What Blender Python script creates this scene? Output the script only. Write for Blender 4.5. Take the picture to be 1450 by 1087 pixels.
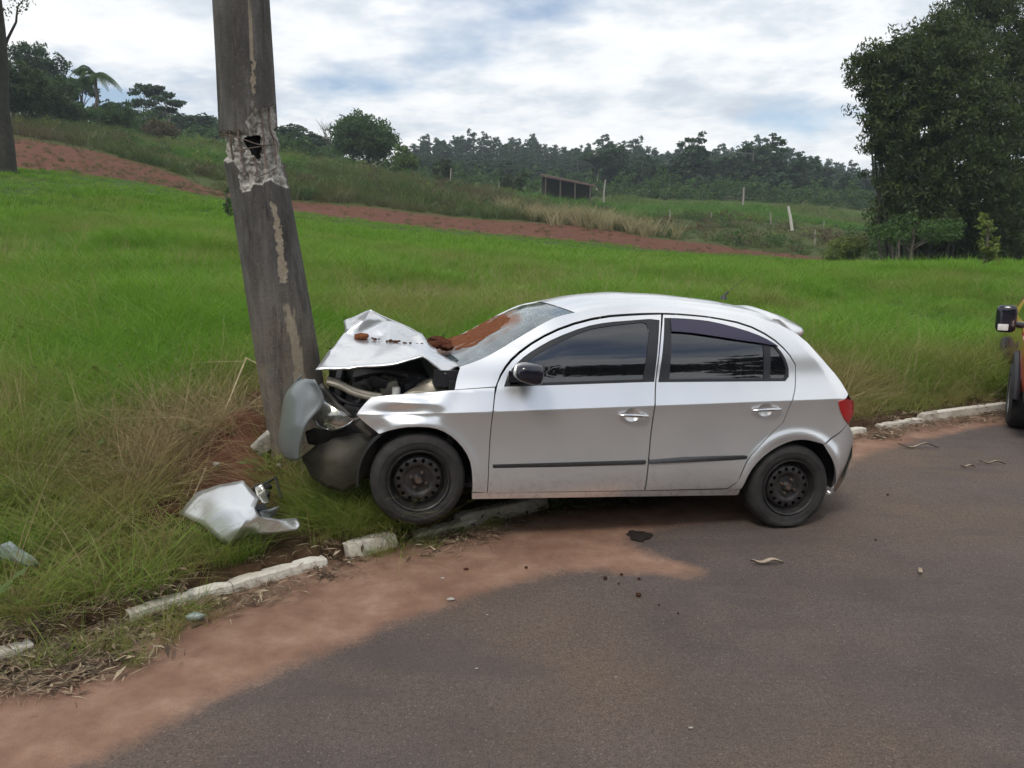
import bpy, bmesh, math, random
import numpy as np
from mathutils import Vector, Matrix
from mathutils.geometry import delaunay_2d_cdt

for o in list(bpy.data.objects):
    bpy.data.objects.remove(o)
scene = bpy.context.scene
COL = scene.collection
rng = np.random.default_rng(7)
R = math.radians

# ------------------------------------------------------------------ camera
W, H = 1450, 1087                    # survey frame the measurements below were taken in
F, HC, PITCH = 1105.0, 1.81, R(9.44)
cam = bpy.data.objects.new('camera', bpy.data.cameras.new('camera'))
COL.objects.link(cam)
cam.location = (0, 0, HC)
cam.rotation_euler = (math.pi/2-PITCH, 0, 0)
cam.data.sensor_width = 36
cam.data.lens = F/W*36
cam.data.clip_end = 5000
scene.camera = cam
scene.view_settings.view_transform = 'Standard'
scene.view_settings.look = 'None'
scene.view_settings.exposure = 0.25
scene.view_settings.gamma = 1
scene.cycles.max_bounces = 6
scene.cycles.diffuse_bounces = 3
scene.cycles.glossy_bounces = 3
scene.cycles.transparent_max_bounces = 6
scene.cycles.transmission_bounces = 3
scene.cycles.volume_bounces = 0
scene.cycles.use_denoising = True
scene.cycles.use_adaptive_sampling = True
scene.cycles.adaptive_threshold = 0.025

# ------------------------------------------------------------------ sky and sun
SUN_EL, SUN_AZ = R(52), R(205)       # azimuth clockwise from +Y: behind the camera, to the left
world = bpy.data.worlds.new('World')
scene.world = world
world.use_nodes = True
nt = world.node_tree
nt.nodes.clear()
def wn(t, **k):
    n = nt.nodes.new(t)
    for a, b in k.items():
        setattr(n, a, b)
    return n
sky = wn('ShaderNodeTexSky', sky_type='NISHITA', sun_disc=False, sun_elevation=SUN_EL, sun_rotation=SUN_AZ)
bg1 = wn('ShaderNodeBackground'); bg1.inputs[1].default_value = 0.12
nt.links.new(sky.outputs[0], bg1.inputs[0])
tc = wn('ShaderNodeTexCoord')
sep = wn('ShaderNodeSeparateXYZ'); nt.links.new(tc.outputs['Generated'], sep.inputs[0])
def wmath(op, a, b=None, clamp=False):
    n = wn('ShaderNodeMath', operation=op, use_clamp=clamp)
    for i, v in enumerate((a, b)):
        if v is None: continue
        if isinstance(v, (int, float)): n.inputs[i].default_value = v
        else: nt.links.new(v, n.inputs[i])
    return n.outputs[0]
zz = wmath('ADD', wmath('MAXIMUM', sep.outputs[2], 0.0), 0.16)
cmb = wn('ShaderNodeCombineXYZ')
nt.links.new(wmath('DIVIDE', sep.outputs[0], zz), cmb.inputs[0])
nt.links.new(wmath('DIVIDE', sep.outputs[1], zz), cmb.inputs[1])
def wnoise(scale, detail, rough, off):
    m = wn('ShaderNodeMapping'); m.inputs['Location'].default_value = off
    nt.links.new(cmb.outputs[0], m.inputs[0])
    n = wn('ShaderNodeTexNoise'); n.inputs['Scale'].default_value = scale
    n.inputs['Detail'].default_value = detail; n.inputs['Roughness'].default_value = rough
    nt.links.new(m.outputs[0], n.inputs['Vector'])
    return n.outputs[0]
def wramp(v, pts):
    r = wn('ShaderNodeValToRGB'); nt.links.new(v, r.inputs[0])
    els = r.color_ramp.elements
    while len(els) < len(pts): els.new(0.5)
    for e, (p, c) in zip(els, pts):
        e.position = p; e.color = (*c, 1)
    return r.outputs[0]
shade = wramp(wnoise(1.9, 8, 0.60, (3.1, 1.7, 0)),
              [(0.33, (.56, .62, .70)), (0.44, (.72, .77, .83)), (0.52, (.91, .93, .95)), (0.60, (1., 1., 1.))])
cover = wramp(wnoise(0.8, 6, 0.55, (9.3, 4.4, 0)), [(0.34, (0.05,)*3), (0.44, (1,)*3)])
bg2 = wn('ShaderNodeBackground'); bg2.inputs[1].default_value = 1.0
nt.links.new(shade, bg2.inputs[0])
mx = wn('ShaderNodeMixShader')
nt.links.new(cover, mx.inputs[0]); nt.links.new(bg1.outputs[0], mx.inputs[1]); nt.links.new(bg2.outputs[0], mx.inputs[2])
wo = wn('ShaderNodeOutputWorld'); nt.links.new(mx.outputs[0], wo.inputs[0])

sun = bpy.data.objects.new('sun', bpy.data.lights.new('sun', 'SUN'))
COL.objects.link(sun)
sun.data.energy = 1.5
sun.data.angle = R(14)
sun.data.color = (1, .95, .88)
sd = Vector((math.sin(SUN_AZ)*math.cos(SUN_EL), math.cos(SUN_AZ)*math.cos(SUN_EL), math.sin(SUN_EL)))
sun.rotation_euler = sd.to_track_quat('Z', 'Y').to_euler()

# ------------------------------------------------------------------ survey helpers
_fw = np.array([0, math.cos(PITCH), -math.sin(PITCH)]); _up = np.array([0, math.sin(PITCH), math.cos(PITCH)])
_rt = np.array([1., 0, 0]); C0 = np.array([0, 0, HC])
CARX, CARY, CYAW, CPIT = 1.690, 5.784, R(10.36), R(3.27)
RC = np.array(Matrix.Rotation(math.pi+CYAW, 3, 'Z') @ Matrix.Rotation(-CPIT, 3, 'Y'))
TC = np.array([CARX, CARY, 0.03])
def ray(px, py): return _fw+_rt*(px-W/2)/F-_up*(py-H/2)/F
def G(px, py, z=0.):                  # survey sighting -> point at height z
    d = ray(px, py); return C0+d*((z-HC)/d[2])
def D(px, py, Y):                     # survey sighting -> point at distance Y
    d = ray(px, py); return C0+d*(Y/d[1])
def U(px, py, y):                     # survey sighting -> car coordinates in the plane car-y
    o = RC.T@(C0-TC); d = RC.T@ray(px, py)
    return o+d*((y-o[1])/d[1])

# ------------------------------------------------------------------ mesh helpers
def mk(name, v, f, mat=None, parent=None, smooth=True, sharp=None):
    me = bpy.data.meshes.new(name)
    me.from_pydata([tuple(map(float, p)) for p in v], [], [tuple(map(int, q)) for q in f])
    return ob(name, me, mat, parent, smooth, sharp)
def ob(name, me, mat=None, parent=None, smooth=True, sharp=None):
    me.update()
    if mat is not None:
        for m in (mat if isinstance(mat, (list, tuple)) else [mat]): me.materials.append(m)
    if smooth: me.shade_smooth()
    if sharp: me.set_sharp_from_angle(angle=R(sharp))
    o = bpy.data.objects.new(name, me)
    COL.objects.link(o)
    if parent is not None: o.parent = parent
    return o
def quads_mesh(name, verts, nper=4):   # verts (N*nper,3) one polygon each, fast path
    n = len(verts)//nper
    me = bpy.data.meshes.new(name)
    me.vertices.add(len(verts)); me.vertices.foreach_set('co', np.asarray(verts, np.float32).ravel())
    me.loops.add(len(verts)); me.loops.foreach_set('vertex_index', np.arange(len(verts), dtype=np.int32))
    me.polygons.add(n); me.polygons.foreach_set('loop_start', np.arange(0, len(verts), nper, dtype=np.int32))
    me.update(calc_edges=True)
    return me
def empty(name, loc=(0, 0, 0), rot=(0, 0, 0), label=None, cat=None, group=None):
    o = bpy.data.objects.new(name, None); COL.objects.link(o)
    o.location = loc; o.rotation_euler = rot; o.empty_display_size = .1
    return tag(o, label, cat, group)
def tag(o, label=None, cat=None, group=None, kind=None):
    for k, v in (('label', label), ('category', cat), ('group', group), ('kind', kind)):
        if v: o[k] = v
    return o
class MB:
    """collects shapes into one mesh"""
    def __init__(s): s.v = []; s.f = []; s.mi = []; s.cur = 0
    def add(s, v, f):
        b = len(s.v); s.v += [tuple(map(float, p)) for p in v]; s.f += [tuple(int(i)+b for i in q) for q in f]
        s.mi += [s.cur]*len(f); return s
    def box(s, c, d, rot=None, bev=0.0):
        x, y, z = (a/2 for a in d)
        bm = bmesh.new(); bmesh.ops.create_cube(bm, size=1)
        for v in bm.verts: v.co = Vector((v.co.x*2*x, v.co.y*2*y, v.co.z*2*z))
        if bev: bmesh.ops.bevel(bm, geom=list(bm.edges), offset=bev, segments=2, affect='EDGES', profile=.6)
        M = (rot.to_4x4() if rot is not None else Matrix())
        vs = [M@v.co+Vector(c) for v in bm.verts]; bm.verts.index_update()
        fs = [[v.index for v in q.verts] for q in bm.faces]; bm.free()
        return s.add(vs, fs)
    def tube(s, pts, rad, n=8, cap=True):
        pts = [Vector(p) for p in pts]
        if not hasattr(rad, '__len__'): rad = [rad]*len(pts)
        t = (pts[1]-pts[0]).normalized(); a = t.orthogonal().normalized()
        vs, fs = [], []
        for i, p in enumerate(pts):
            t = ((pts[min(i+1, len(pts)-1)]-pts[max(i-1, 0)])).normalized()
            a = (a-t*a.dot(t)).normalized(); b = t.cross(a)
            for k in range(n):
                w = 2*math.pi*k/n; vs.append(p+(a*math.cos(w)+b*math.sin(w))*rad[i])
        for i in range(len(pts)-1):
            for k in range(n):
                fs.append((i*n+k, i*n+(k+1) % n, (i+1)*n+(k+1) % n, (i+1)*n+k))
        if cap:
            fs.append(tuple(range(n))[::-1]); fs.append(tuple((len(pts)-1)*n+k for k in range(n)))
        return s.add(vs, fs)
    def lathe(s, prof, n=48, axis='Y', c=(0, 0, 0)):   # prof: (radius, along)
        vs, fs = [], []
        for r, h in prof:
            for k in range(n):
                w = 2*math.pi*k/n
                p = (r*math.cos(w), h, r*math.sin(w)) if axis == 'Y' else (r*math.cos(w), r*math.sin(w), h)
                vs.append((p[0]+c[0], p[1]+c[1], p[2]+c[2]))
        for i in range(len(prof)-1):
            for k in range(n):
                q = (i*n+k, i*n+(k+1) % n, (i+1)*n+(k+1) % n, (i+1)*n+k)
                fs.append(q if axis == 'Y' else q)
        return s.add(vs, fs)
    def build(s, name, mat, parent=None, smooth=True, sharp=35):
        o = mk(name, s.v, s.f, mat, parent, smooth, sharp)
        if any(s.mi): o.data.polygons.foreach_set('material_index', np.array(s.mi, np.int32))
        return o
def inside(pts, poly):
    x, y = pts[:, 0], pts[:, 1]; r = np.zeros(len(pts), bool); n = len(poly)
    for i in range(n):
        x1, y1 = poly[i]; x2, y2 = poly[(i+1) % n]
        if y1 == y2: continue
        c = ((y1 > y) != (y2 > y)) & (x < (x2-x1)*(y-y1)/(y2-y1)+x1); r ^= c
    return r
def segdist(pts, poly, closed=True):
    P = np.asarray(poly, float); A = P if closed else P[:-1]; B = np.roll(P, -1, 0) if closed else P[1:]
    out = np.full(len(pts), 1e9)
    for a, b in zip(A, B):
        d = b-a; t = np.clip(((pts-a)@d)/max(d@d, 1e-12), 0, 1)
        out = np.minimum(out, np.hypot(*(pts-a-t[:, None]*d).T))
    return out
def chaikin(poly, n=1, keep=35):
    P = [np.array(p, float) for p in poly]
    for _ in range(n):
        Q = []
        for i in range(len(P)):
            a, b, c = P[i-1], P[i], P[(i+1) % len(P)]
            u, w = b-a, c-b
            ang = abs(math.degrees(math.atan2(u[0]*w[1]-u[1]*w[0], u@w)))
            if ang > keep: Q.append(b)
            else: Q += [b*.75+a*.25, b*.75+c*.25]
        P = Q
    return P
def fill(poly, step, holes=(), line=None):
    """2-D points, triangles and outline index of a polygon filled with an even grid"""
    loops = [poly]+list(holes); pts = []; edges = []; bl = []
    for lp in loops:
        lp = [np.array(p, float) for p in lp]; start = len(pts)
        for i in range(len(lp)):
            a, b = lp[i], lp[(i+1) % len(lp)]; n = max(1, int(np.linalg.norm(b-a)/step+.5))
            for k in range(n): pts.append(a+(b-a)*k/n)
        m = len(pts)-start
        edges += [(start+i, start+(i+1) % m) for i in range(m)]; bl.append(list(range(start, len(pts))))
    B = np.array(pts); lo, hi = B.min(0), B.max(0)
    xs = np.arange(lo[0], hi[0], step); ysr = np.arange(lo[1], hi[1], step*.866)
    g = np.array([(x+(step/2 if j % 2 else 0), y) for j, y in enumerate(ysr) for x in xs]) if len(xs) and len(ysr) else np.zeros((0, 2))
    if len(g):
        k = inside(g, loops[0])
        for h in holes: k &= ~inside(g, h)
        g = g[k]
        if line is not None and len(g):      # rows of points on either side of a pressed crease
            g = g[np.abs(g[:, 1]-line(g[:, 0])) > step*.5]
            xl = np.arange(lo[0], hi[0], step*.6); ex = np.concatenate([np.stack([xl, line(xl)+o_], 1) for o_ in (-.0045, 0, .0045)])
            k = inside(ex, loops[0])
            for h in holes: k &= ~inside(ex, h)
            g = np.concatenate([g, ex[k]])
        for lp in loops:
            if len(g): g = g[segdist(g, lp) > step*.22]
        pts += list(g)
    v, e, f, *_ = delaunay_2d_cdt([Vector(p) for p in pts], edges, [], 0, 1e-6)
    V = np.array([tuple(p) for p in v]); T = np.array([q for q in f])
    c = V[T].mean(1); k = inside(c, loops[0])
    for h in holes: k &= ~inside(c, h)
    return V, T[k], bl, edges
def noise3(p, s, seed=0):
    """cheap smooth value noise, vectorised"""
    p = np.asarray(p, float)*s+seed*17.31; i = np.floor(p).astype(np.int64); f = p-i; f = f*f*(3-2*f); out = np.zeros(len(p))
    for dx in (0, 1):
        for dy in (0, 1):
            for dz in (0, 1):
                h = ((i[:, 0]+dx)*374761393+(i[:, 1]+dy)*668265263+(i[:, 2]+dz)*2147483647) & 0xffffffff
                h = ((h ^ (h >> 13))*1274126177) & 0xffffffff; h = (h ^ (h >> 16)) & 0xffff
                w = (f[:, 0] if dx else 1-f[:, 0])*(f[:, 1] if dy else 1-f[:, 1])*(f[:, 2] if dz else 1-f[:, 2])
                out += w*h/65535.
    return out*2-1
def fbm(p, s, seed=0, o=4): return sum(noise3(p, s*2**k, seed+k)*.5**k for k in range(o))

# ------------------------------------------------------------------ materials
class NT:
    def __init__(s, name):
        s.m = bpy.data.materials.new(name); s.m.use_nodes = True; s.t = s.m.node_tree
        s.b = s.t.nodes['Principled BSDF']; s.out = s.t.nodes['Material Output']
    def n(s, t, **k):
        n = s.t.nodes.new(t)
        for a, b in k.items(): setattr(n, a, b)
        return n
    def l(s, a, b): s.t.links.new(a, b)
    def set(s, **k):
        for a, v in k.items():
            i = s.b.inputs[a.replace('_', ' ')]
            if isinstance(v, (int, float)): i.default_value = v
            elif isinstance(v, tuple): i.default_value = (*v, 1) if len(v) == 3 else v
            else: s.l(v, i)
        return s
    def coord(s, kind='Object'):
        return s.n('ShaderNodeTexCoord').outputs[kind]
    def noise(s, scale, detail=4, rough=.55, vec=None, stretch=None):
        n = s.n('ShaderNodeTexNoise'); n.inputs['Scale'].default_value = scale; n.inputs['Detail'].default_value = detail; n.inputs['Roughness'].default_value = rough
        v = vec if vec is not None else s.coord()
        if stretch:
            mp = s.n('ShaderNodeMapping'); mp.inputs['Scale'].default_value = stretch; s.l(v, mp.inputs[0]); v = mp.outputs[0]
        s.l(v, n.inputs['Vector']); return n.outputs[0]
    def ramp(s, v, pts):
        r = s.n('ShaderNodeValToRGB'); s.l(v, r.inputs[0]); e = r.color_ramp.elements
        while len(e) < len(pts): e.new(.5)
        for a, (p, c) in zip(e, pts):
            a.position = p; a.color = (*c, 1) if hasattr(c, '__len__') else (c, c, c, 1)
        return r.outputs[0]
    def mix(s, fac, a, b, mode='MIX'):
        n = s.n('ShaderNodeMix', data_type='RGBA', blend_type=mode)
        for i, v in ((0, fac), (6, a), (7, b)):
            if isinstance(v, (int, float)): n.inputs[i].default_value = v if i == 0 else (v, v, v, 1)
            elif isinstance(v, tuple): n.inputs[i].default_value = (*v, 1)
            else: s.l(v, n.inputs[i])
        return n.outputs[2]
    def attr(s, name, out='Fac', typ='GEOMETRY'):
        return s.n('ShaderNodeAttribute', attribute_name=name, attribute_type=typ).outputs[out]
    def math(s, op, a, b=None, clamp=False):
        n = s.n('ShaderNodeMath', operation=op, use_clamp=clamp)
        for i, v in enumerate((a, b)):
            if v is None: continue
            if isinstance(v, (int, float)): n.inputs[i].default_value = v
            else: s.l(v, n.inputs[i])
        return n.outputs[0]
    def bump(s, h, strength=.3, dist=.01):
        n = s.n('ShaderNodeBump'); n.inputs['Strength'].default_value = strength; n.inputs['Distance'].default_value = dist
        s.l(h, n.inputs['Height']); s.l(n.outputs[0], s.b.inputs['Normal']); return s
def plain(name, col, rough=.6, metal=0., var=.15, scale=30, bump=0., coat=0., **k):
    t = NT(name); nz = t.noise(scale, 5)
    c2 = tuple(min(1, c*(1+var)) for c in col); c1 = tuple(c*(1-var) for c in col)
    t.set(Base_Color=t.ramp(nz, [(.3, c1), (.7, c2)]), Roughness=rough, Metallic=metal, Coat_Weight=coat)
    if coat: t.set(Coat_Roughness=.05)
    if bump: t.bump(nz, bump, .005)
    return t.m
def leafy(name, lo, hi, dry=None, trans=.35, attr='rnd', typ='GEOMETRY', rough=.55):
    t = NT(name); a = t.attr(attr, 'Fac', typ)
    col = t.ramp(a, [(0, lo), (1, hi)] if dry is None else [(0, lo), (.72, hi), (1, dry)])
    t.set(Base_Color=col, Roughness=rough, Specular_IOR_Level=.25)
    tr = t.n('ShaderNodeBsdfTranslucent'); t.l(col, tr.inputs[0])
    m = t.n('ShaderNodeMixShader'); m.inputs[0].default_value = trans
    t.l(t.b.outputs[0], m.inputs[1]); t.l(tr.outputs[0], m.inputs[2]); t.l(m.outputs[0], t.out.inputs[0])
    return t.m

M = {}
def paint(name, base, mud=1., scuff=False):
    t = NT(name); nz = t.noise(2.0, 1)
    dust = t.ramp(t.noise(3, 2, .5), [(.35, 0.), (.75, .6)])
    col = t.mix(dust, base, tuple(c*.86 for c in base))
    spx = t.n('ShaderNodeSeparateXYZ'); t.l(t.coord(), spx.inputs[0])
    spl = t.math('MULTIPLY', t.ramp(spx.outputs[2], [(.22, 1.), (.42, 0.)]), t.ramp(t.noise(22, 8, .75), [(.50, 0.), (.74, .5*mud)]))
    col = t.mix(spl, col, (.26, .17, .115))
    if scuff:
        col = t.mix(t.ramp(t.noise(9, 6, .7, None, (1, 2.5, 1)), [(.56, 0.), (.72, .45)]), col, (.30, .21, .16)); col = t.mix(t.ramp(t.noise(30, 4, .7, None, (.3, 3, 1)), [(.64, 0.), (.70, .4)]), col, (.16, .155, .15))
        t.bump(t.noise(11, 3, .5), .25, .02)
    t.set(Base_Color=col, Metallic=.78, Roughness=.31, Coat_Weight=.8, Coat_Roughness=.13)
    return t.m
M['silver'] = paint('silver_paint', (.87, .872, .875))
M['silver_torn'] = paint('torn_silver_paint', (.72, .73, .735), 0.)
M['silver_scuffed'] = paint('scuffed_silver_paint', (.70, .71, .72), 0., True)
M['silver_grey'] = plain('grey_primer_plastic', (.165, .18, .185), .38, .25, .06, 8, coat=.4)
M['silver_in'] = plain('unpainted_panel_inside', (.30, .31, .32), .5, .3)
M['black'] = plain('black_plastic', (.018, .018, .022), .45)
M['gloss_black'] = plain('gloss_black_plastic', (.012, .012, .02), .16, coat=.5)
M['shell'] = plain('dark_inner_body', (.012, .012, .012), .8)
M['rubber'] = plain('tyre_rubber', (.024, .022, .021), .8, 0, .45, 14, .15)
M['steel'] = plain('worn_black_steel', (.034, .031, .030), .5, .3, .5, 18, .1)
M['rust'] = plain('rusty_hub_steel', (.09, .06, .045), .7, .3, .5, 40, .2)
M['chrome'] = plain('chrome', (.75, .75, .75), .12, 1., .05)
M['chrome_dull'] = plain('dull_aluminium', (.34, .33, .31), .42, .7, .3, 30, .2)
M['lining'] = plain('muddy_wheel_lining', (.075, .068, .052), .75, 0, .35, 9, .2)
M['engine'] = plain('engine_bay_metal', (.07, .065, .06), .55, .3, .5, 25, .2)
M['beige_metal'] = plain('bent_cross_member', (.30, .27, .22), .45, .4, .25, 14)
M['moulding'] = plain('grey_rubber_moulding', (.055, .055, .058), .3, .2)
M['white_plastic'] = plain('white_plastic', (.75, .74, .70), .4)
M['silver_door'] = M['silver']
def glass(name, tint, rough=.015, alpha=.0):
    t = NT(name); t.set(Base_Color=tint, Roughness=rough, Specular_IOR_Level=.9, Coat_Weight=.8, Coat_Roughness=.01)
    t.bump(t.noise(1.6, 2), .05, .1)
    return t.m
M['glass'] = glass('tinted_window_glass', (.006, .006, .008))
t = NT('visor_acrylic'); t.set(Base_Color=(.025, .02, .055), Roughness=.12, Specular_IOR_Level=.6); M['visor'] = t.m
t = NT('red_lamp'); t.set(Base_Color=(.42, .008, .012), Roughness=.12, Coat_Weight=1.); t.bump(t.noise(60, 1), .1, .01); M['lamp'] = t.m
def windscreen_mat():
    t = NT('cracked_windscreen'); uv = t.coord('UV')
    vo = t.n('ShaderNodeTexVoronoi', feature='DISTANCE_TO_EDGE'); vo.inputs['Scale'].default_value = 34; t.l(uv, vo.inputs['Vector'])
    cr = t.ramp(vo.outputs[0], [(0, 1.), (.05, 0.)])
    mp = t.n('ShaderNodeMapping'); mp.inputs['Location'].default_value = (-.60, -.72, 0); t.l(uv, mp.inputs[0])
    ln = t.n('ShaderNodeVectorMath', operation='LENGTH'); t.l(mp.outputs[0], ln.inputs[0])
    d = t.math('ADD', ln.outputs['Value'], t.math('MULTIPLY', t.noise(5, 4, .6, uv), .25))
    zone = t.ramp(d, [(.18, 1.), (.42, 0.)])
    vo2 = t.n('ShaderNodeTexVoronoi', feature='DISTANCE_TO_EDGE'); vo2.inputs['Scale'].default_value = 5; t.l(uv, vo2.inputs['Vector'])
    cr2 = t.ramp(vo2.outputs[0], [(0, .35), (.012, 0.)])
    crack = t.math('ADD', t.math('MULTIPLY', cr, zone), cr2, True)
    hz = t.math('MULTIPLY', t.ramp(t.noise(2.2, 5, .6, uv, (1, 3, 1)), [(.4, 0.), (.7, .22)]), 1.)
    fr = t.math('ADD', t.math('MULTIPLY', zone, .16), hz)
    c = t.mix(fr, (.035, .055, .062), (.42, .52, .52)); c = t.mix(t.math('MULTIPLY', crack, .75), c, (.66, .76, .75))
    ds = t.attr('dust')
    c = t.mix(t.math('MULTIPLY', ds, t.ramp(t.noise(9, 6, .7, uv), [(.3, .35), (.62, 1.)])), c, (.24, .085, .035))
    t.set(Base_Color=c, Roughness=t.math('ADD', t.math('MULTIPLY', ds, .6), t.math('ADD', t.math('MULTIPLY', crack, .3), .05)), Specular_IOR_Level=.55)
    t.bump(t.math('ADD', crack, t.math('MULTIPLY', t.noise(3, 2, .5, uv), .5)), .2, .006)
    return t.m
M['windscreen'] = windscreen_mat()
def headlamp_mat():
    t = NT('headlamp_lens'); nz = t.noise(9, 3)
    t.set(Base_Color=t.ramp(nz, [(.35, (.05, .05, .045)), (.5, (.35, .35, .32)), (.62, (.62, .60, .50))]), Metallic=.7, Roughness=.14, Coat_Weight=1.)
    return t.m
M['headlamp'] = headlamp_mat()
def soil_mat(name, a, b, scale=14, bmp=.9):
    t = NT(name); nz = t.noise(scale, 8, .65)
    t.set(Base_Color=t.ramp(nz, [(.3, a), (.7, b)]), Roughness=.95, Specular_IOR_Level=.1); t.bump(nz, bmp, .03); return t.m
M['soil'] = soil_mat('red_soil', (.045, .016, .009), (.12, .042, .022))
M['clod'] = soil_mat('dark_soil', (.03, .014, .009), (.085, .034, .02))
M['soil_light'] = soil_mat('dry_red_soil', (.13, .045, .02), (.26, .10, .045), 30)
M['oil'] = plain('oil_soaked_soil', (.022, .015, .012), .6)
M['conc_white'] = plain('broken_concrete', (.36, .34, .30), .9, 0, .3, 40, .6)
M['whitewash'] = None
def kerb_mat():
    t = NT('whitewashed_kerb'); nz = t.noise(5, 8, .7); n2 = t.noise(28, 6, .7)
    c = t.ramp(nz, [(.30, (.24, .18, .13)), (.40, (.55, .50, .42)), (.6, (.74, .70, .61))])
    c = t.mix(t.ramp(n2, [(.55, 0.), (.72, .7)]), c, (.26, .20, .15))
    t.set(Base_Color=c, Roughness=.9); t.bump(n2, .6, .01); return t.m
M['whitewash'] = kerb_mat()
M['bark'] = plain('tree_bark', (.10, .085, .07), .9, 0, .4, 6, .5)
M['bark_dark'] = plain('dark_bark', (.035, .032, .024), .9, 0, .4, 6, .5)
M['bark_pale'] = plain('pale_bark', (.30, .27, .23), .85, 0, .3, 8, .4)
M['post'] = plain('weathered_post', (.30, .27, .23), .9, 0, .3, 15, .4)
M['roofing'] = plain('old_shed_roofing', (.11, .07, .06), .85, 0, .3, 3)
M['straw'] = plain('dry_stalk', (.42, .33, .20), .8, 0, .3, 12)
M['leaf_dead'] = plain('dead_leaf', (.20, .125, .07), .8, 0, .45, 9)
M['rebar'] = plain('rusty_rebar', (.16, .12, .10), .7, .4, .4, 40)

# ------------------------------------------------------------------ kerb line, terrain
def catmull(P, n=10):
    P = [np.array(p, float) for p in P]; P = [2*P[0]-P[1]]+P+[2*P[-1]-P[-2]]; out = []
    for i in range(1, len(P)-2):
        for k in range(n):
            t = k/n; a, b, c, d = P[i-1:i+3]
            out.append(.5*((2*b)+(c-a)*t+(2*a-5*b+4*c-d)*t*t+(3*b-a-3*c+d)*t**3))
    out.append(P[-2]); return np.array(out)
KERB = catmull([(-22, -24), (-11, -9), (-5.2, -.6), (-3.2, 2.1), (-2.27, 3.21), (-1.87, 3.62), (-1.09, 4.31), (-.3, 4.95), (.23, 5.34), (1.8, 6.55), (3.46, 7.69), (5.7, 8.85), (9.5, 10.5), (18, 13.4), (45, 21), (140, 44)], 10)  # ends well inside the ground sheet
_kt = np.diff(KERB, axis=0); _kl = np.concatenate([[0], np.cumsum(np.hypot(*_kt.T))])
def kerb_sd(P):
    """signed distance from the kerb (positive on the verge) and length along it"""
    best = np.full(len(P), 1e9); sg = np.zeros(len(P)); al = np.zeros(len(P))
    for i in range(len(KERB)-1):
        a = KERB[i]; d = _kt[i]; L = d@d; q = P-a
        t = np.clip((q@d)/L, 0, 1); e = q-t[:, None]*d; ds = np.hypot(*e.T)
        k = ds < best; best = np.where(k, ds, best)
        sg = np.where(k, np.sign(d[0]*q[:, 1]-d[1]*q[:, 0]), sg); al = np.where(k, _kl[i]+t*math.sqrt(L), al)
    return best*sg, al
_ctl = [(-3, 4.6, .22), (-2, 5, .22), (-1.6, 5.5, .30), (.5, 6.5, .20), (2.5, 8, .16), (5, 10, .25), (-4, 7, .55), (-1, 8, .45), (3, 11, .45), (8, 14, .5), (14, 16, .6), (-8, 3, .6), (-14, 0, 1.5), (-20, 10, 4), (30, 25, .8), (60, 35, 1.2), (-30, -10, 3)]
for px, py, Y in [(0, 500, 8.5), (0, 400, 14), (0, 330, 20), (0, 242, 36), (-300, 225, 36), (200, 430, 11), (200, 340, 19), (200, 266, 38), (420, 420, 13), (420, 345, 24), (420, 303, 42), (600, 405, 16), (600, 353, 28), (600, 322, 44), (800, 405, 18), (800, 364, 32), (800, 344, 45), (1000, 405, 20), (1000, 376, 33), (1000, 361, 46), (1160, 392, 23), (1160, 370, 46), (1300, 405, 20), (1300, 374, 40), (1440, 395, 22), (1440, 374, 40), (1800, 382, 30),
        (0, 190, 58), (150, 214, 58), (300, 264, 52), (420, 282, 52), (600, 305, 53), (800, 322, 54), (1000, 345, 54), (1150, 357, 56), (1300, 362, 60),
        (0, 172, 75), (150, 190, 75), (320, 220, 76), (420, 230, 76), (560, 252, 80), (700, 276, 86), (820, 296, 88), (900, 316, 75), (1050, 321, 75), (1200, 331, 75), (900, 290, 105), (1050, 293, 105), (1210, 310, 105), (1400, 325, 100),
        (600, 262, 120), (800, 276, 130), (1000, 280, 150), (1200, 288, 150), (620, 240, 250), (800, 250, 260), (1000, 264, 260), (1200, 275, 260), (700, 250, 450), (1000, 270, 500),
        (0, 174, 100), (200, 194, 120), (400, 222, 130), (0, 168, 200), (200, 188, 220), (400, 212, 240), (-400, 170, 80), (-400, 150, 200), (1700, 325, 120), (1700, 300, 260), (200, 190, 500), (1500, 290, 500)]:
    _ctl.append(tuple(D(px, py, Y)))
_ctl = np.array(_ctl)
def _pol(P): return np.stack([np.arctan2(P[:, 0], P[:, 1])*1.6, np.log(np.hypot(P[:, 0], P[:, 1])+1.)], 1)
def _tps(d): return np.where(d > 1e-9, d*d*np.log(np.maximum(d, 1e-9)), 0)
_Q = _pol(_ctl); _n = len(_Q)
_A = np.zeros((_n+3, _n+3)); _A[:_n, :_n] = _tps(np.linalg.norm(_Q[:, None]-_Q[None], axis=2))+np.eye(_n)*.002
_A[:_n, _n] = 1; _A[:_n, _n+1:] = _Q; _A[_n, :_n] = 1; _A[_n+1:, :_n] = _Q.T
_ztrans = lambda z: np.arcsinh(z); _cw = np.linalg.solve(_A, np.concatenate([_ztrans(_ctl[:, 2]), [0, 0, 0]]))
def smooth(a, b, x): t = np.clip((x-a)/(b-a), 0, 1); return t*t*(3-2*t)
POLE = np.array([-1.64, 5.62])
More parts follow.
